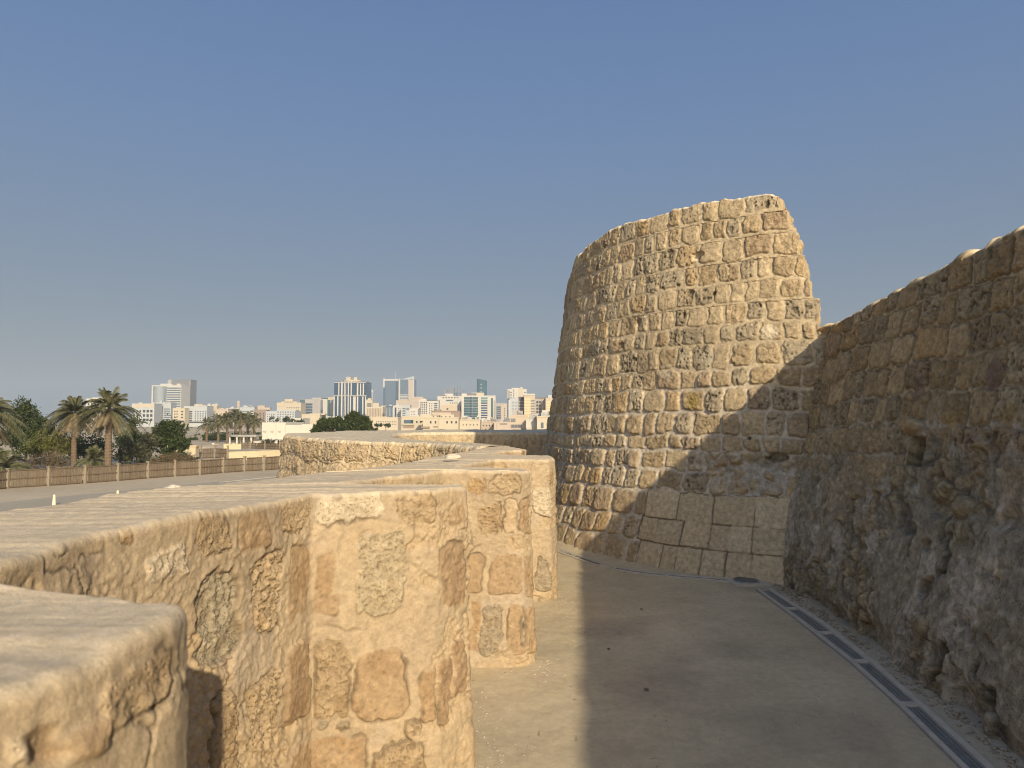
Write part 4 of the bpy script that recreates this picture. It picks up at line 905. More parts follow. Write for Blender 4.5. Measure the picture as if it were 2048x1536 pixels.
palm(gy(112, 152), 8.6, 4.8, 7, 'date palm with leaning crown between the green tree and the large palm', 'near date palms', tr=.36, dead=9, lw=.07)
palm(gy(92, -28), 8.4, 5.2, 12, 'date palm cut off by the left picture edge', 'near date palms', tr=.4, dead=6, lw=.07)
palm(gy(90, 10), 1.2, 5.0, 15, 'low spreading palm behind the fence at the left edge', 'near date palms', nf=40, droop=1.1, tr=.5, dead=4, lw=.07)
palm(gy(108, 190), 1.4, 3.6, 18, 'short bushy palm between the two tall trunks', 'near date palms', nf=36, droop=1.0, tr=.4, dead=4, lw=.07)
for i, (px, d, H, lb) in enumerate(((415, 236, 5.9, 'leftmost palm of the distant row by the pergola'), (438, 232, 7.0, 'second palm from the left of the distant row'), (456, 228, 7.4, 'third palm of the distant row, left of the pergola roof'),
                                    (472, 240, 8.8, 'tallest palm of the distant row above the pergola'), (482, 226, 7.6, 'palm of the distant row right of the tallest one'), (497, 238, 7.6, 'palm of the distant row over the pergola middle'), (510, 232, 7.2, 'rightmost palm of the distant row beside the white building'))):
    palm(gy(d, px), H, 3.9, 30+i, lb, 'distant palms by the pergola', nf=34, nl=12, tr=.36, dead=4, lw=.12)
for i, (px, d, H, lb) in enumerate(((896, 330, 2.6, 'small palm in front of the cream villa'), (915, 335, 1.5, 'smaller palm right of the villa palm'), (937, 340, 1.2, 'tiny palm by the pink wall'), (970, 345, 1.2, 'low palm rightmost of the four by the pink wall'))):
    palm(gy(d, px), H, 2.9, 50+i, lb, 'small palms by the villas', nf=26, nl=8, tr=.3, dead=0, lw=.16)
def leaves(name, blobs, n, size, mat, parent, seed, flat=1.0, spiky=0):
    rs = np.random.RandomState(seed); tot = sum(b[3]**2 for b in blobs); V, T = [], []
    c_all = []
    for bx, by, bz, br in blobs:
        k = int(n*br*br/tot); d = rs.normal(size=(k, 3)); d /= np.linalg.norm(d, axis=1)[:, None]
        nn = 1+.50*fbm(d[:, 0], d[:, 1], d[:, 2], 2.2, 3, seed)+.18*fbm(d[:, 0], d[:, 1], d[:, 2], 6, 2, seed+3)
        r = br*(rs.rand(k)**.38)*nn; p = d*r[:, None]*np.array([1, 1, flat])+np.array([bx, by, bz]); c_all.append((p, d))
    P = np.concatenate([a[0] for a in c_all]); D = np.concatenate([a[1] for a in c_all]); k = len(P)
    hole = fbm(P[:, 0], P[:, 1], P[:, 2], .9/max(size*3, .3)*.5, 2, seed+9) > -.38; P, D = P[hole], D[hole]; k = len(P)
    a = rs.normal(size=(k, 3))+D*.8+np.array([0, 0, .5*spiky]); a /= np.linalg.norm(a, axis=1)[:, None]; b = np.cross(a, rs.normal(size=(k, 3))); b /= np.linalg.norm(b, axis=1)[:, None]
    s = size*(.6+.8*rs.rand(k))[:, None]; ln = 1+spiky*1.5
    V = np.stack([P-a*s*.5*ln, P+b*s*.32, P+a*s*.6*ln, P-b*s*.32], 1).reshape(-1, 3)
    return npmesh(name, V, np.arange(len(V)).reshape(-1, 4), mat, shade=False, parent=parent)
def tree(loc, H, blobs, label, cat, mat, n, size, seed, name='tree', group=None, spiky=0, trunk=.18, flat=1.):
    root = empty(name, loc, 0, label, cat, group); m = MB(); rs = random.Random(seed); hb = min(b[2] for b in blobs)
    m.tube([(0, 0, -.1), (.05, 0, hb*.5), (.0, .1, hb)], [trunk, trunk*.8, trunk*.55], 8)
    for bx, by, bz, br in blobs:
        m.tube([(0, .1, hb*.7), (bx*.5, by*.5, (hb+bz)/2-.1), (bx, by, bz)], [trunk*.5, trunk*.35, trunk*.15], 6)
        for q in range(3):
            a = rs.uniform(0, 6.28); m.tube([(bx, by, bz), (bx+math.cos(a)*br*.7, by+math.sin(a)*br*.7, bz+rs.uniform(-.3, .8)*br)], [trunk*.15, .02], 5)
    m.build('trunk', M_TRUNK, root); leaves('crown', blobs, n, size, mat, root, seed, flat, spiky); return root
def px2(d, px, py): p = at_y(px, py, d); return p
def tree_px(d, pxc, blobs_px, base_py, **kw):
    base = gy(d, pxc); bl = []
    for bx, by, br in blobs_px:
        p = px2(d, bx, by); bl.append((p[0]-base[0], random.Random(bx+by).uniform(-.6, .6), p[2]-GZ, br/F*d))
    return tree(base, 0, bl, **kw)
tree_px(120, 55, [(48, 835, 30), (78, 855, 24), (30, 868, 28), (60, 885, 30), (45, 812, 16), (85, 880, 18)], 0, label='tall dark green tree behind the low palm at the left', cat='tree', mat=M_GREEN, n=11000, size=.34, seed=101, trunk=.25)
tree_px(112, 100, [(95, 880, 24), (120, 892, 24), (78, 895, 20), (110, 862, 14)], 0, label='yellow-green shrubby tree left of the near date palms', cat='tree', mat=M_YEL, n=6500, size=.26, seed=102, trunk=.15)
tree_px(100, 105, [(95, 918, 20), (125, 922, 18), (70, 925, 16)], 0, label='dry brown bush directly behind the reed fence at the left', cat='bush', mat=M_BRN, n=4200, size=.18, seed=103, name='bush', trunk=.08)
tree_px(118, 340, [(340, 872, 30), (322, 890, 26), (362, 896, 22), (335, 855, 16), (315, 868, 16), (345, 905, 26)], 0, label='dense dark green tree at the right end of the near garden', cat='tree', mat=M_GREEN, n=12000, size=.30, seed=104, spiky=.5, trunk=.2)
tree_px(114, 275, [(268, 900, 24), (290, 905, 22), (250, 912, 18), (300, 885, 18)], 0, label='grey-green bush right of the large palm trunk', cat='bush', mat=M_OLIVE, n=6500, size=.24, seed=105, name='bush', spiky=.6, trunk=.1)
tree_px(122, 285, [(285, 868, 24), (268, 852, 18), (300, 880, 20), (250, 880, 20)], 0, label='dark leafy tree behind the large date palm', cat='tree', mat=M_GREEN, n=7000, size=.30, seed=106, trunk=.2)
tree_px(125, 170, [(165, 885, 26), (190, 895, 24), (150, 900, 22), (205, 900, 20)], 0, label='dark shadowy tree behind both near palm trunks', cat='tree', mat=M_GREEN, n=6500, size=.3, seed=107, trunk=.2)
tree_px(106, 345, [(330, 918, 12), (355, 916, 13), (378, 918, 11), (312, 921, 9)], 0, label='low dry brush along the fence below the dark tree', cat='bush', mat=M_BRN, n=4000, size=.16, seed=108, name='bush', trunk=.05)
tree_px(87, 145, [(135, 964, 7), (150, 964, 8), (163, 966, 6)], 0, label='small green plant growing at the foot of the reed fence', cat='plant', mat=M_GREEN, n=2200, size=.14, seed=109, name='bush', trunk=.03, flat=.6)
tree_px(150, 690, [(645, 850, 10), (635, 858, 9), (628, 864, 7), (662, 846, 10), (655, 860, 12), (680, 850, 11), (678, 840, 7), (700, 838, 9), (697, 850, 13), (712, 832, 8), (722, 842, 10), (718, 856, 14), (738, 850, 8), (748, 858, 6), (735, 860, 10), (690, 864, 16), (705, 828, 5), (645, 842, 5), (733, 838, 5)], 0, label='wide dark green tree crown rising behind the bastion parapet', cat='tree', mat=M_GREEN, n=15000, size=.30, seed=110, spiky=1.2, trunk=.25)
tree_px(140, 588, [(586, 888, 9), (590, 900, 11), (584, 905, 9)], 0, label='small dark bush left of the bastion corner', cat='bush', mat=M_GREEN, n=2200, size=.22, seed=111, name='bush', spiky=.5, trunk=.08)
tree_px(185, 530, [(523, 893, 7), (534, 889, 9), (544, 893, 7)], 0, label='olive bush in front of the white museum building', cat='bush', mat=M_OLIVE, n=1800, size=.3, seed=112, name='bush', spiky=.8, trunk=.08)
tree_px(255, 420, [(395, 880, 11), (412, 878, 12), (430, 877, 12), (448, 876, 12), (462, 878, 10), (380, 884, 9)], 0, label='long dark hedge behind the distant row of palms', cat='hedge', mat=M_GREEN, n=9000, size=.5, seed=113, name='hedge', trunk=.1)
tree_px(262, 500, [(480, 876, 10), (498, 874, 11), (515, 876, 10)], 0, label='dark shrubbery seen through the pergola', cat='hedge', mat=M_GREEN, n=4000, size=.5, seed=114, name='hedge', trunk=.1)
for i, (px, d, py, r, lb) in enumerate(((548, 420, 837, 6, 'small dark tree left above the white museum roof'), (574, 400, 838, 6, 'small round tree behind the museum roof step'), (584, 380, 842, 5, 'lowest small tree behind the museum roof step'), (600, 390, 842, 5, 'small tree at the right over the museum roof'),
                                       (756, 360, 848, 5, 'small tree left behind the white compound wall'), (772, 360, 849, 5, 'small tree behind the white compound wall, right of another'), (1035, 250, 860, 7, 'dark bush under the grey concrete house'))):
    tree_px(d, px, [(px, py, r), (px+r, py+2, r*.8), (px-r*.8, py+2, r*.7)], 0, label=lb, cat='tree', mat=M_GREEN, n=900, size=.6, seed=120+i, name='small_tree', group='small trees among the distant houses', trunk=.2)

# ============================================================ MUSEUM + PERGOLA
M_DGLASS = plain('dark_window', (.05, .06, .07), .15, .5); M_SHADEGREY = plain('grey_concrete', (.36, .34, .31), .85, .2, .06, .3)
def museum():
    d = 205; x = lambda px: (px-1024)/F*d; q = x(525); root = empty('museum_building', (q, d, GZ), 0, 'blank white museum building beside the row of palms', 'building'); z = lambda py: at_y(600, py, d)[2]-GZ
    W = lambda px: x(px)-q
    m = MB(); m.b(0, W(572), 0, 18, 0, z(845)); m.b(W(572)+.003, W(603), .5, 18, 0, z(850)); m.b(W(603)+.003, W(680), .2, 18, 0, z(848.5)); m.build('walls', M_WHITE, root)
    for px in (537, 554): m = MB(); m.b(W(px)-.25, W(px)+.02, -.18, 0, z(880), z(845)); m.build('pilaster', M_WHITE, root)
    for px in (531, 546, 561):
        m = MB(); m.b(W(px)-.35, W(px)+.35, -.55, 0, z(862), z(860.5)); m.b(W(px)-.25, W(px)+.25, -.3, 0, z(865), z(862)); m.build('spout', M_WHITE, root)
    for px in (530, 547, 560, 575): m = MB(); m.b(W(px)-.5, W(px)+.5, -.03, 0, .05, z(878)); m.build('window', M_DGLASS, root)
    for px0, px1 in ((525, 541), (541, 556), (556, 575), (575, 594)):
        m = MB(); a, b = W(px0), W(px1); m.face((a, -.05, z(878)), (b, -.05, z(878)), ((a+b)/2+.6, -4.2, z(881))); m.face((a, -.05, z(878)+.03), ((a+b)/2+.6, -4.2, z(881)+.03), (b, -.05, z(878)+.03)); m.tube([((a+b)/2+.6, -4.2, 0), ((a+b)/2+.6, -4.2, z(880))], [.05, .05], 6); m.build('sun_sail', M_WHITE, root)
    root = empty('pergola', (x(498), 200, GZ), 0, 'curved flat roofed pergola on white columns under the palms', 'pergola'); ox = x(498); 
    P = [(x(463)-ox, 3), (x(475)-ox, .8), (x(490)-ox, 0), (x(508)-ox, -.3), (x(526)-ox, 0), (x(526)-ox, 5), (x(480)-ox, 6), (x(463)-ox, 5.5)]; zz = at_y(500, 872, 200)[2]-GZ
    m = MB(); m.prism(P, zz-.2, zz+.28); m.build('roof', M_SHADEGREY, root)
    for px, dy in ((468, 2.5), (487, .6), (500.5, .5), (515, .6)):
        m = MB(); m.tube([(x(px)-ox, dy, 0), (x(px)-ox, dy, zz-.2)], [.27, .27], 12); m.build('column', M_WHITE, root)
    for px, dy in ((480, 5), (495, 5.2), (508, 4.8)):
        m = MB(); m.tube([(x(px)-ox, dy, 0), (x(px)-ox, dy, zz-.2)], [.25, .25], 12); m.build('column', M_WHITE, root)
museum()
for i, (px, lb) in enumerate(((433, 'white garden lounger leftmost by the palms'), (474, 'white garden lounger at the left pergola column'), (517, 'white planter box at the right pergola end'))):
    q = gy(203, px); m = MB(); m.b(-.9, .9, -.4, .4, .35, .5); m.b(-.8, -.7, -.35, .35, 0, .35); m.b(.7, .8, -.35, .35, 0, .35); m.b(-.9, -.3, -.4, .4, .5, .8)
    if i == 2: m = MB(); m.b(-1, 1, -.5, .5, 0, 1.3); m.b(-1.08, 1.08, -.58, .58, 1.3, 1.4)
    o = m.build('lounger' if i < 2 else 'planter', M_WHITE); o.location = q; tag(o, lb, 'lounger' if i < 2 else 'planter')
# ============================================================ THE CITY
def cm(name, c, r=.85, s=.2, v=.04): return plain(name, c, r, s, v, .15)
CW = cm('white_facade', (.54, .515, .47)); CC = cm('cream_facade', (.52, .455, .35)); CB = cm('beige_facade', (.50, .42, .33)); CG = cm('grey_facade', (.40, .38, .36)); CDG = cm('dark_grey_facade', (.20, .20, .21))
CP_ = cm('pink_facade', (.48, .40, .33)); CBR = cm('brown_facade', (.30, .23, .19)); CY = cm('yellow_glazing', (.62, .52, .28), .4, .4); CWG = cm('cool_white_facade', (.44, .46, .47)); CPU = cm('plum_panels', (.20, .13, .15))
GB = cm('blue_glass', (.025, .060, .115), .12, .6); GT = cm('teal_glass', (.05, .11, .13), .12, .6); GD = cm('dark_glass', (.05, .055, .065), .2, .5); GG = cm('grey_glass', (.085, .125, .17), .25, .5); GP = cm('pale_glass', (.28, .31, .33), .3, .5); GTL = cm('light_teal_glass', (.13, .27, .27), .15, .6)
def unit(): 
    m = MB(); m.b(-.5, .5, -.5, .5, -.5, .5); o = m.build('window', GD); me = o.data; bpy.data.objects.remove(o); return me
UM = {}
def part(root, name, mat, x0, x1, z0, z1, y0=-.12, y1=.02):
    key = (mat.name, )
    if key not in UM: me = unit().copy(); me.materials.clear(); me.materials.append(mat); me.name = 'unit_'+mat.name; UM[key] = me
    o = bpy.data.objects.new(name, UM[key]); o.location = ((x0+x1)/2, (y0+y1)/2, (z0+z1)/2); o.scale = (x1-x0, y1-y0, z1-z0); return link(o, root)
class Bd:
    """a building placed by its left and right edge and its roof line in the photograph, d metres away"""
    def __init__(s, px0, px1, py, d, label, mat=CW, depth=None, name='apartment_building', cat='building', group=None, rz=0, body='wall', walls=True, base=None):
        s.d = d; s.px0, s.px1 = px0, px1; s.x0 = (px0-1024)/F*d; s.w = (px1-px0)/F*d; s.H = at_y((px0+px1)/2, py, d)[2]-GZ; s.dp = depth or min(max(s.w*.7, 10), 45)
        s.root = empty(name, (s.x0, d, GZ), rz, label, cat, group); s.mat = mat
        if walls: part(s.root, body, mat, 0, s.w, -.5, s.H, 0, s.dp); part(s.root, 'roof_edge', mat, -.15, s.w+.15, s.H, s.H+.5, -.15, s.dp+.15)
    def X(s, px): return (px-s.px0)/F*s.d
    def Z(s, py): return at_y((s.px0+s.px1)/2, py, s.d)[2]-GZ
    def p(s, name, mat, px0, px1, py0, py1, out=.15, back=.02): part(s.root, name, mat, s.X(px0), s.X(px1), s.Z(py1), s.Z(py0), -out, back); return s
    def grid(s, px0, px1, py0, py1, nx, nz, fw=.5, fh=.5, mat=None, name='window', out=.1):
        for i in range(nx):
            for k in range(nz):
                cx = px0+(px1-px0)*(i+.5)/nx; cy = py0+(py1-py0)*(k+.5)/nz; hw = (px1-px0)/nx*fw/2; hh = (py1-py0)/nz*fh/2
                s.p(name, mat or GD, cx-hw, cx+hw, cy-hh, cy+hh, out)
        return s
    def bands(s, px0, px1, py0, py1, n, f=.5, mat=None, name='window_band', out=.12):
        return s.grid(px0, px1, py0, py1, 1, n, 1.0, f, mat, name, out)
    def vert(s, px0, px1, py0, py1, n, f=.5, mat=None, name='window_strip', out=.12): return s.grid(px0, px1, py0, py1, n, 1, f, 1.0, mat, name, out)
    def roof(s, px0, px1, py, mat=None, name='roof_room', yb=.2, dp=None):
        part(s.root, name, mat or s.mat, s.X(px0), s.X(px1), s.H+.01, s.Z(py), s.dp*yb, s.dp*yb+(dp or s.dp*.5)); return s
    def tanks(s, seed, n=3):
        rs = random.Random(seed)
        for i in range(n):
            x = rs.uniform(.1, .85)*s.w; part(s.root, 'roof_unit', rs.choice((CW, CG, CWG)), x, x+rs.uniform(1.5, 3.5), s.H+.02, s.H+rs.uniform(1.2, 2.6), s.dp*.2, s.dp*.2+2.5)
        return s
# far left group
Bd(172, 222, 798, 760, 'white stepped block partly hidden behind the near palms').roof(180, 202, 795).grid(174, 220, 804, 846, 7, 5).tanks(1)
Bd(264, 309, 808, 700, 'pale block with square paired windows right of the large palm', CWG).grid(285, 307, 818, 844, 3, 3, .62, .6).grid(266, 284, 818, 844, 3, 3, .5, .5).p('parapet_band', CC, 264, 309, 808, 815).tanks(2)
Bd(309, 342, 806, 720, 'pale grey block full of balconies below the striped office tower', CWG).bands(311, 326, 812, 845, 8, .45, GG).bands(328, 341, 816, 845, 7, .45, GG).p('glass_edge', GG, 309, 311, 809, 846).tanks(3)
Bd(346, 370, 817, 690, 'small bright cream block between two pale blocks', CC).grid(348, 357, 820, 842, 2, 4, .5, .45).grid(361, 369, 820, 838, 1, 3, .5, .5).p('shopfront', GD, 355, 369, 841, 845)
Bd(368, 414, 813, 700, 'long white block with a blank left end and dark balcony windows', CWG).roof(386, 402, 808, CC).grid(377, 386, 821, 843, 1, 5, .8, .6).grid(389, 414, 821, 843, 5, 5, .5, .55, GG).p('shopfront', GD, 372, 412, 843, 846).tanks(5, 2)
Bd(412, 434, 812, 730, 'cream block with roof water tanks left of the peach block', CC).grid(417, 433, 820, 845, 3, 4, .35, .4).tanks(6, 5).roof(413, 420, 809)
Bd(433, 457, 819, 700, 'peach coloured block above the leftmost distant palms', CP_).roof(436, 445, 817, CC).grid(441, 455, 825, 840, 3, 3, .35, .4).tanks(7, 2)
b = Bd(456, 482, 817, 760, 'narrow block of blue-grey glass and white bays under the round chimney', CWG).vert(459, 480, 820, 844, 3, .55, GB).tanks(8, 2)
c = Bd(472, 479, 804, 790, 'slender round concrete chimney above the palms', CP_, name='chimney', cat='chimney', walls=False)
m = MB(); m.tube([(c.w/2, 2, -.1), (c.w/2, 2, c.H-3), (c.w/2, 2, c.H)], [c.w/2*.8, c.w/2*.9, c.w/2], 16); m.build('shaft', CP_, c.root); m = MB(); m.tube([(c.w/2, 2, c.H), (c.w/2, 2, c.H+1.2)], [c.w/2*1.05, c.w/2*1.05], 16); m.build('rim', CWG, c.root)
Bd(481, 509, 815, 745, 'white block with blue windows right of the chimney', CWG).grid(485, 496, 821, 843, 3, 5, .6, .55, GB).grid(500, 508, 820, 843, 1, 5, .85, .5).roof(492, 504, 812).tanks(9)
Bd(508, 533, 820, 735, 'taupe block with an orange roof room', CBR).roof(514, 528, 811, CP_).roof(528, 539, 815, CP_).grid(511, 531, 825, 843, 3, 4, .4, .5)
Bd(532, 590, 823, 700, 'long pale block with many small windows behind the museum', CWG).grid(534, 550, 826, 845, 4, 4, .4, .4).grid(554, 589, 822, 845, 7, 5, .4, .4).roof(551, 590, 819.5)
Bd(554, 602, 806, 820, 'stepped cream hotel block with a raised top behind the pale block', CC).roof(560, 592, 803).roof(567, 583, 798).grid(572, 600, 813, 828, 6, 3, .35, .4).p('blind_wall', CC, 554, 570, 806, 812, .5)
# striped office + slab
b = Bd(303, 362, 771, 1250, 'office tower with a curved glass left side and white floor bands', CW, name='office_tower', depth=35).bands(333.5, 361, 774, 842, 15, .55, GG).p('glass_strip', GG, 328, 330.5, 773, 842).p('glass_strip', GG, 331, 332.8, 773, 842)
m = MB(); rr = 11.5; cx = 12.5
m.tube([(cx, 5, 0), (cx, 5, b.H-1.5)], [rr, rr], 28); m.build('curved_glass', GP, b.root)
for k in range(15): part(b.root, 'balcony_slab', CW, -2.2, 2, 8+k*3.9, 8.9+k*3.9, 3, 20)
b.roof(316, 338, 767).roof(349, 356, 767).tanks(11, 5)
b = Bd(335, 380, 759.5, 1500, 'tall plain grey slab tower behind the striped office tower', CDG, name='office_tower', depth=30); b.p('pale_edge', CG, 335, 342, 759.5, 845, .3).p('trim', CG, 378.6, 380, 761, 845, .3)
# blue banded office
b = Bd(600, 650, 799, 1000, 'grey office block with blue banded glass and a central blank panel', CG, name='office_block', walls=True); b.p('glass_front', GB, 600.5, 625, 806, 829).bands(600.5, 625, 806, 828, 7, .25, CG, 'floor_band', .3).grid(628, 636, 800, 824, 2, 6, .3, .25).bands(641, 649, 800, 824, 6, .55, GB).roof(622, 640, 795).p('lower_glass', GG, 597, 614, 827, 836)
part(b.root, 'sky_notch', GG, b.X(600), b.X(610), b.Z(806), b.Z(799), -.4, -.2)
b = Bd(646, 670, 797, 960, 'teal glass block with a white edge left of the striped glass tower', GT, name='office_block').p('white_frame', CW, 646, 655, 798, 838, .4).grid(648, 654, 799, 836, 2, 8, .6, .5).p('pale_top', CC, 656, 670, 796, 800, .3).p('green_panel', CG, 660, 668, 801, 836, .2).roof(655, 666, 794, CC)
# the striped glass tower
b = Bd(668, 732, 764, 900, 'tall dark blue glass tower with white vertical stripes', GB, name='glass_tower', cat='tower', depth=34)
for px0, px1, y0, y1 in ((676.5, 678.5, 766, 791), (674.5, 677, 792.5, 838), (682, 685, 763, 838), (688, 689.2, 763, 838), (690.8, 692, 763, 838), (695.5, 697.5, 763, 838), (701.2, 703.4, 763, 790), (700, 702, 792.5, 838), (713.5, 716.5, 766.5, 790.5), (720, 722, 767, 790.5), (725.3, 727.8, 767, 790.5),
                         (706.5, 711.5, 793, 838), (714, 716.6, 793, 838), (724.5, 727, 793, 838), (730.2, 732, 793, 838), (667.2, 669.5, 793, 838)):
    b.p('white_stripe', CW, px0, px1, y0, y1, .5)
b.p('ledge', CG, 667, 733, 790.5, 792.3, .8).p('ledge', CG, 668, 732, 764, 766, .8)
m = MB(); m.tube([(b.w*.47, 17, b.H+.5), (b.w*.47, 17, b.H+3.2)], [12.0, 12.0], 30); m.build('round_crown', CC, b.root)
for k, (a, c_) in enumerate(((688, 697), (704, 710), (690, 693))): part(b.root, 'roof_unit', CC if k < 2 else CG, b.X(a), b.X(c_), b.H+3.2, b.H+(6.8 if k < 2 else 7.6), 10, 16)
b = Bd(732, 741, 777, 1500, 'pale slim tower right behind the striped glass tower', CWG, name='slim_tower', cat='tower').p('glass_front', GG, 733, 740, 781, 838, .3).roof(734, 740, 775)
Bd(741.5, 746, 780, 1480, 'thinnest pale pylon tower right of the slim tower', CWG, name='slim_tower', cat='tower').vert(742.4, 745.2, 784, 838, 1, .5, GG)
Bd(732, 745, 800, 850, 'small cream block beside the striped glass tower foot', CC).bands(734, 743, 806, 814, 2, .6, GD).roof(735, 741, 796)
Bd(733, 766, 814.5, 780, 'beige block with tall brown vertical window strips', CC).vert(734, 762, 817, 834, 9, .5, CBR).roof(745, 757, 806).p('cornice', CW, 733, 764, 814, 816, .4)
Bd(762, 773, 812, 800, 'small cream block right of the vertical window block', CC).grid(764, 772, 817, 834, 2, 4, .35, .35)
# twin towers
b = Bd(766, 797, 762, 2500, 'left hazy twin glass tower with a pale frame and mast', GG, name='twin_tower', cat='tower', group='pair of hazy twin towers', depth=60).p('pale_frame', CW, 766, 769, 757, 775, .6).p('pale_frame', CW, 768, 796, 758, 761.5, .6).p('dark_edge', GB, 791, 795, 763, 815, .5).p('dark_edge', GB, 767, 770, 770, 815, .5)
m = MB(); m.tube([(b.X(789), 20, b.H), (b.X(789), 20, b.Z(741))], [1.6, .5], 6); m.build('mast', CG, b.root)
b = Bd(798, 828, 759, 2480, 'right hazy twin glass tower with a slanting crown', GG, name='twin_tower', cat='tower', group='pair of hazy twin towers', depth=60).p('pale_frame', CW, 797, 800, 757, 815, .6).p('pale_frame', CB, 816.5, 819, 755, 815, .6).p('pale_panel', CB, 819, 826, 760, 815, .4).p('pale_frame', CW, 826, 828, 753, 815, .6)
m = MB(); m.face((b.X(798), -1, b.H), (b.X(828), -1, b.H), (b.X(828), -1, b.Z(752)), (b.X(808), -1, b.Z(757.5)), (b.X(798), -1, b.Z(758)))
m.v += [(x, y+6, z) for x, y, z in m.v]; m.f.append((9, 8, 7, 6, 5)); m.f += [(k, k+5, (k+1) % 5+5, (k+1) % 5) for k in range(5)]; m.build('crown', CWG, b.root)
for k in range(3): b.p('floor_band', CW, 800.5, 815.5, 789+k*3, 790.5+k*3, .5)
# centre
Bd(771, 787, 813, 760, 'small blue-grey glass block left of the white centre block', GG).vert(772, 786, 815, 833, 5, .25, CWG, 'mullion').tanks(12, 2)
Bd(786, 804, 812, 700, 'white block with a blue glass corner below the twin towers', CW).vert(789.5, 793, 815, 835, 1, 1., GB).grid(795, 802, 815, 835, 2, 5, .35, .4).roof(790, 800, 810).tanks(13, 2)
Bd(802, 820, 811, 680, 'narrow pale block with dark bands right of the white corner block', CWG).bands(805, 811, 815, 848, 7, .5, GG).grid(811, 819, 814, 822, 3, 1, .5, .5).p('fin', CW, 803, 805, 813, 850, .4)
Bd(792, 822, 801, 1100, 'large pinkish block with a stepped top under the right twin tower', CP_).roof(797, 815, 798)
Bd(822, 850, 797, 1050, 'pinkish-white domed block with grey upper bands', CP_).bands(823, 840, 802, 812, 3, .5, CG).roof(828, 846, 793.5, CP_)
Bd(820, 838, 817, 640, 'small white block with few square windows near the centre', CW).grid(822, 831, 821, 831, 3, 2, .35, .4).p('dark_strip', CDG, 836, 838, 818, 830, .2)
Bd(838, 877, 801, 690, 'white block with a regular grid of dark square windows', CW).roof(840, 852, 798).grid(840, 855, 803, 828, 4, 7, .62, .6).grid(857, 866, 805, 828, 2, 5, .4, .5).bands(868, 875, 805, 822, 4, .55, GB).p('roof_band', GG, 854, 875, 799.5, 801.5, .3)
Bd(875, 924, 793, 740, 'bright white block with grey roof rooms left of the teal glass block', CW).roof(889, 906, 787).roof(877, 893, 790, CDG).grid(884, 918, 794, 797, 6, 1, .6, .6).p('grey_band', GG, 892, 906, 799.5, 802, .3).grid(899, 921, 804, 808, 5, 1, .4, .5).grid(906, 918, 812, 832, 3, 4, .45, .7).vert(920, 922, 812, 838, 1, 1, GD)
Bd(880, 914, 812, 600, 'taupe block with a cream roof line in front of the bright white block', CB).roof(888, 914, 808, CC).grid(892, 898, 816, 820, 1, 1, .6, .8)
Bd(863, 920, 823, 480, 'low brown terraced house above the cream villas', CBR).roof(872, 880, 819).p('blind', CB, 864, 902, 825, 830, .2)
# white + teal glass building
b = Bd(923, 991, 792, 700, 'white office building with teal glass bays and stacked balconies', CW, name='office_building', depth=30)
b.p('glass_bay', GT, 928, 938, 794, 840).p('glass_bay', GB, 938.5, 944, 794, 843, .3).p('glass_bay', GT, 944.5, 956, 794, 843).bands(928, 956, 797, 838, 8, .10, CWG, 'floor_line', .4)
b.grid(962, 975, 794, 843, 1, 10, 1, .6, GB).p('top_window', GTL, 962.5, 974.5, 795.5, 798.5, .3).p('top_window', GTL, 962.5, 974.5, 800.5, 803.5, .3).p('glass_strip', GT, 982, 986, 796, 842).bands(988, 990, 800, 841, 11, .4, CBR, 'balcony', .8)
b.roof(923, 936, 787, CW, yb=.05).roof(942, 967, 784.8, CC).roof(934, 952, 786.5, CDG, yb=.02)
b = Bd(953, 973.5, 760, 1900, 'round teal glass tower with a diamond pattern', GT, name='round_glass_tower', cat='tower', walls=False)
m = MB(); n = 40; r = b.w/2; base = len(m.v)
for k in range(n): a = 2*math.pi*k/n; m.v.append((r+r*math.cos(a), r+r*math.sin(a), 0))
for k in range(n): a = 2*math.pi*k/n; m.v.append((r+r*math.cos(a), r+r*math.sin(a), b.H-4.5*math.cos(a-.6)*.6))
m.f = [(k, (k+1) % n, n+(k+1) % n, n+k) for k in range(n)]+[tuple(range(n, 2*n))]; m.build('glass_shaft', GT, b.root, True)
for k in range(10):
    zc = b.H-12-k*9.5
    for sx_ in (-1, 1):
        m = MB(); m.box((r*.85+sx_*1.6, .35-.0, zc), (1.1, .8, 3.6)); m.build('diamond_panel', CWG, b.root)
# faint far skyline and crane
for px0, px1, py, lb in ((887, 895, 778.5, 'faint far block leftmost behind the white buildings'), (897, 908, 774.5, 'faint far tower with a small cap left of the crane'), (909, 914, 775, 'faint far slim tower next to the capped one'), (916, 921, 779, 'faint far block just left of the crane')):
    b = Bd(px0, px1, py, 3600, lb, CDG, name='far_tower', cat='tower', group='faint far towers by the crane', depth=30); b.vert(px0+1, px1-1, py+4, 830, 2, .4, CDG); b.roof(px0+1.5, px1-2.5, py-2)
root = empty('tower_crane', ((924-1024)/F*3500, 3500, GZ), 0, 'faint tower crane standing over the far skyline', 'crane'); hh = at_y(924, 768, 3500)[2]-GZ
m = MB(); m.b(-2, 2, -2, 2, 0, hh+5); m.build('mast', CDG, root); m = MB(); m.b(-12, 26, -1.2, 1.2, hh, hh+3); m.build('jib', CDG, root); m = MB(); m.b(-12, -6, -1.6, 1.6, hh-5, hh+3.5); m.build('counterweight', CDG, root)
m = MB(); m.tube([(14, 0, 60), (30, 0, hh-40)], [1.5, 1.2], 6); m.b(10, 16, -3, 3, 0, 70); m.build('luffing_boom', CDG, root)
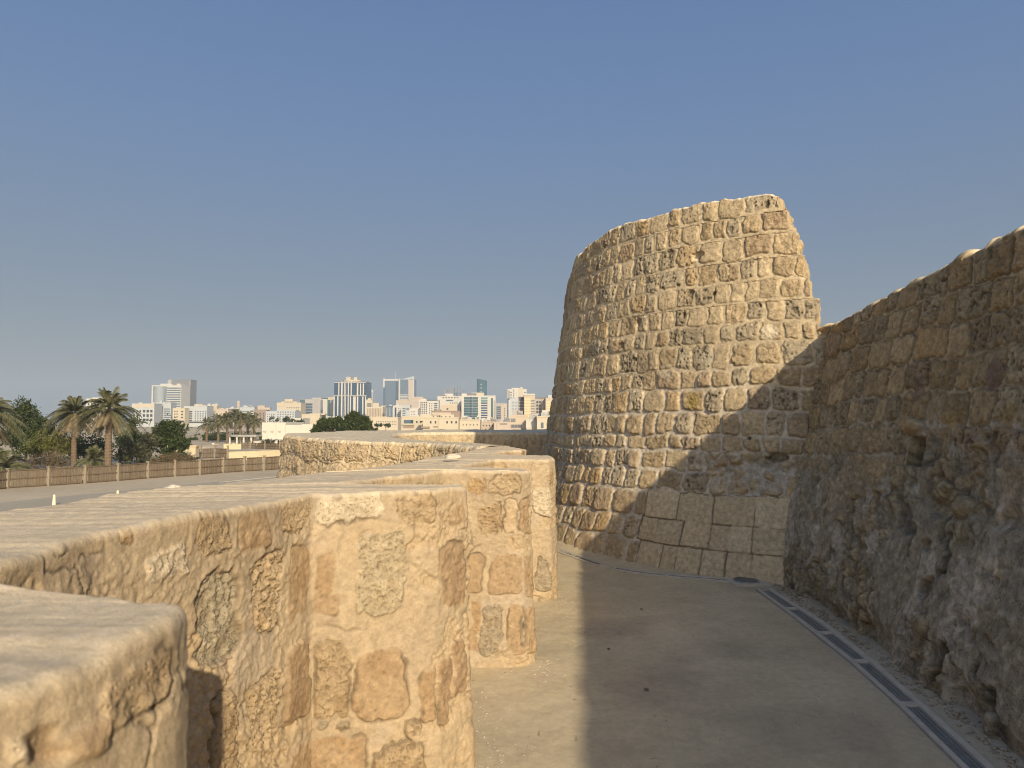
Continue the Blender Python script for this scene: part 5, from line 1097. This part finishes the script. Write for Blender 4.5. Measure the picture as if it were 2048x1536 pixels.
# right group
b = Bd(990, 1009, 807, 820, 'grey glass block right of the white office building', CG).p('glass_front', GG, 993, 1003, 812, 838).bands(993, 1003, 812, 838, 7, .25, CG, 'floor_line', .3)
Bd(1002, 1014, 811, 780, 'beige block with one column of dark windows', CB).grid(1007, 1011, 815, 842, 1, 6, .6, .4).roof(1008, 1014, 807)
b = Bd(1015, 1053, 779, 900, 'tall white residential tower with stepped top near the round fort tower', CW, name='residential_tower', cat='tower').roof(1023, 1046, 775.5).roof(1041, 1045, 774)
b.vert(1017, 1019, 781, 800, 1, .9, GD).grid(1020, 1024, 782, 798, 1, 3, .7, .4).p('bay', CW, 1028, 1037, 776, 838, 1.5).p('bay', CC, 1038, 1046, 776, 838, .9).grid(1048, 1052, 783, 791, 1, 2, .7, .5).grid(1026, 1036, 780, 796, 2, 4, .35, .4, CG, out=1.6).vert(1015, 1017, 797, 838, 1, 1, GB)
b = Bd(1019, 1037, 797, 600, 'grey block with paired pale windows left of the plum panels', CWG, depth=20).grid(1023, 1036, 802, 827, 2, 4, .8, .62, GP)
b = Bd(1037.2, 1048, 794.5, 610, 'plum and grey panelled block with a dark roof slab', CPU, depth=20).bands(1038, 1047.5, 800, 830, 5, .45, CG).p('roof_slab', CDG, 1036.5, 1048, 793.5, 795, .8)
b = Bd(1048.2, 1070, 789.5, 600, 'beige block with glowing yellow glazed floors', CB, depth=22).bands(1049, 1060, 796, 835, 7, .62, CY).bands(1062, 1069.5, 799, 836, 7, .5, CDG).p('cornice', CW, 1048, 1070, 787.5, 790, .6)
b = Bd(1070.2, 1091, 796, 620, 'grey block with paired square windows and a dark roof line', CG, depth=22).grid(1072, 1083, 801, 834, 2, 5, .75, .62, GD).p('roof_line', CDG, 1070, 1091, 794.5, 796.5, .6).p('column', CB, 1084, 1087, 797, 838, .8)
b = Bd(1091.2, 1112, 797, 605, 'block with yellow glazed floors partly hidden by the fort tower', CB, depth=22).bands(1092.5, 1102, 802, 834, 6, .62, CY).roof(1096, 1108, 789.5, CWG)
# villas and low houses
def villa(px0, px1, py, d, label, mat, wins, **kw):
    b = Bd(px0, px1, py, d, label, mat, name='villa', cat='house', depth=kw.pop('depth', 14)); 
    for w_ in wins: b.grid(*w_)
    return b
villa(741, 796, 836, 430, 'long ochre house with two rows of small arched windows', CC, [(752, 794, 841, 851, 12, 2, .35, .45)]).roof(750, 772, 833)
b = villa(804, 862, 834, 340, 'cream villa with a deep blue-shaded balcony', CC, [(830, 862, 842, 846, 4, 1, .35, 1.)]); b.p('balcony_recess', GG, 808, 827, 840, 847).p('balcony_front', CC, 806, 829, 847, 850, .8).p('blue_door', GB, 822, 826, 840, 848, .3).roof(840, 862, 829).p('garage', CBR, 806, 828, 852, 856).p('canopy', CC, 841, 850, 841, 842, 1.0)
b = villa(846, 917, 836.5, 320, 'bright cream double villa with small square windows', CC, [(857, 876, 842, 847, 2, 1, .3, 1.), (890, 917, 842, 847, 3, 1, .35, .9)]); b.roof(880, 907, 829).roof(842, 876, 831).p('blind_bay', CC, 877, 889, 837, 858, .5).p('garage', CBR, 867, 876, 852, 855).grid(863, 904, 832, 836, 5, 1, .35, .7).p('canopy', CBR, 843, 860, 853, 856, .8)
villa(917, 960, 841, 330, 'cream villa with rooftop satellite dishes left of the low houses', CC, [(923, 958, 848, 851, 5, 1, .25, 1.)]).roof(927, 943, 834.5, CP_).tanks(31, 6)
villa(958, 990, 845, 345, 'low pinkish house cluster below the teal glass office', CP_, [(964, 988, 849, 853, 4, 1, .4, .8)]).tanks(32, 6)
villa(988, 1022, 846, 330, 'low dusty pink house with flat roofs and clutter', CP_, [(1000, 1014, 847, 849, 1, 1, 1, .8)]).roof(1000, 1018, 843, CB).tanks(33, 6)
b = villa(1020, 1052, 833.5, 250, 'grey-beige concrete house with recessed dark terraces', CB, []); b.p('terrace_recess', CDG, 1021.5, 1031, 837, 844).p('terrace_recess', CDG, 1021.5, 1043, 849, 856).p('terrace_recess', CDG, 1032, 1043, 860, 868).grid(1023, 1041, 849, 855, 3, 1, .3, .6, GD, out=.2).roof(1034, 1056, 829.5).tanks(34, 3)
b = villa(1052, 1076, 842, 245, 'bright white house wall right of the grey concrete house', CW, []); b.p('lower_wall', CC, 1053, 1074, 855, 872, .4).p('doorway', GD, 1053, 1060, 866, 872, .5).tanks(35, 2)
b = villa(1074, 1106, 835, 240, 'beige house with a dark car port beside the fort tower', CC, []); b.p('blue_window', GG, 1082, 1087, 845, 856, .2).p('car_port', GD, 1077, 1092, 861, 872, .2).roof(1090, 1106, 832).tanks(36, 3)
villa(604, 640, 830, 420, 'low cream building behind the white museum roof', CC, []).roof(617, 647, 827)
villa(575, 606, 838, 400, 'low white building between the museum and the cream block', CW, [(578, 604, 841, 844, 5, 1, .3, .8)])
b = villa(655, 700, 834, 420, 'plain grey podium below the striped glass tower', CWG, [])
# lamp posts and a thin sign mast
for i, (px, py, d, lb) in enumerate(((789, 846, 700, 'thin street lamp below the twin towers'), (1023, 845, 420, 'thin lamp post left of the grey concrete house'), (993, 850, 330, 'short rusty pole on the pink compound wall'))):
    root = empty('street_lamp', gy(d, px), 0, lb, 'lamp post', 'thin poles among the houses'); h = at_y(px, py-14, d)[2]-GZ; m = MB(); m.tube([(0, 0, 0), (0, 0, h)], [.16, .09], 6); m.build('pole', CG, root); m = MB(); m.box((.7, 0, h), (1.6, .3, .16)); m.build('lamp_head', CG, root)
for i, (px, py, s_) in enumerate(((352, 846.5, 1), (360, 847, 1), (378, 847, 1), (396, 846.5, 1), (403, 847, 1))):
    root = empty('parked_car', gy(640, px), 0, ['white car leftmost in the far row of parked cars', 'second white car of the far row', 'white car in the middle of the far row', 'white car fourth in the far row', 'white car rightmost in the far row'][i], 'car', 'cars parked below the far blocks'); m = MB(); m.b(-2.2, 2.2, -.9, .9, .3, .95); m.b(-1.3, 1.2, -.8, .8, .95, 1.5); m.build('body', CW, root)
    m = MB(); m.b(-1.15, 1.05, -.83, .83, 1.0, 1.4); m.build('windows', GD, root)
    for wx in (-1.4, 1.4):
        m = MB(); m.tube([(wx, -.92, .33), (wx, -.7, .33)], [.33, .33], 10); m.build('wheel', GD, root)
# ============================================================ HAZE
hz = MB(); hz.b(-6000, 6000, -400, 6500, GZ-1, 330); mh, th_, ph = newmat('haze_air'); th_.nodes.clear()
ou = nd(th_, 'ShaderNodeOutputMaterial'); pv = nd(th_, 'ShaderNodeVolumePrincipled'); pv.inputs['Color'].default_value = (.55, .66, .80, 1); pv.inputs['Density'].default_value = .00020; pv.inputs['Anisotropy'].default_value = 0.0
th_.links.new(pv.outputs[0], ou.inputs['Volume']); tag(hz.build('haze', mh), kind='stuff')
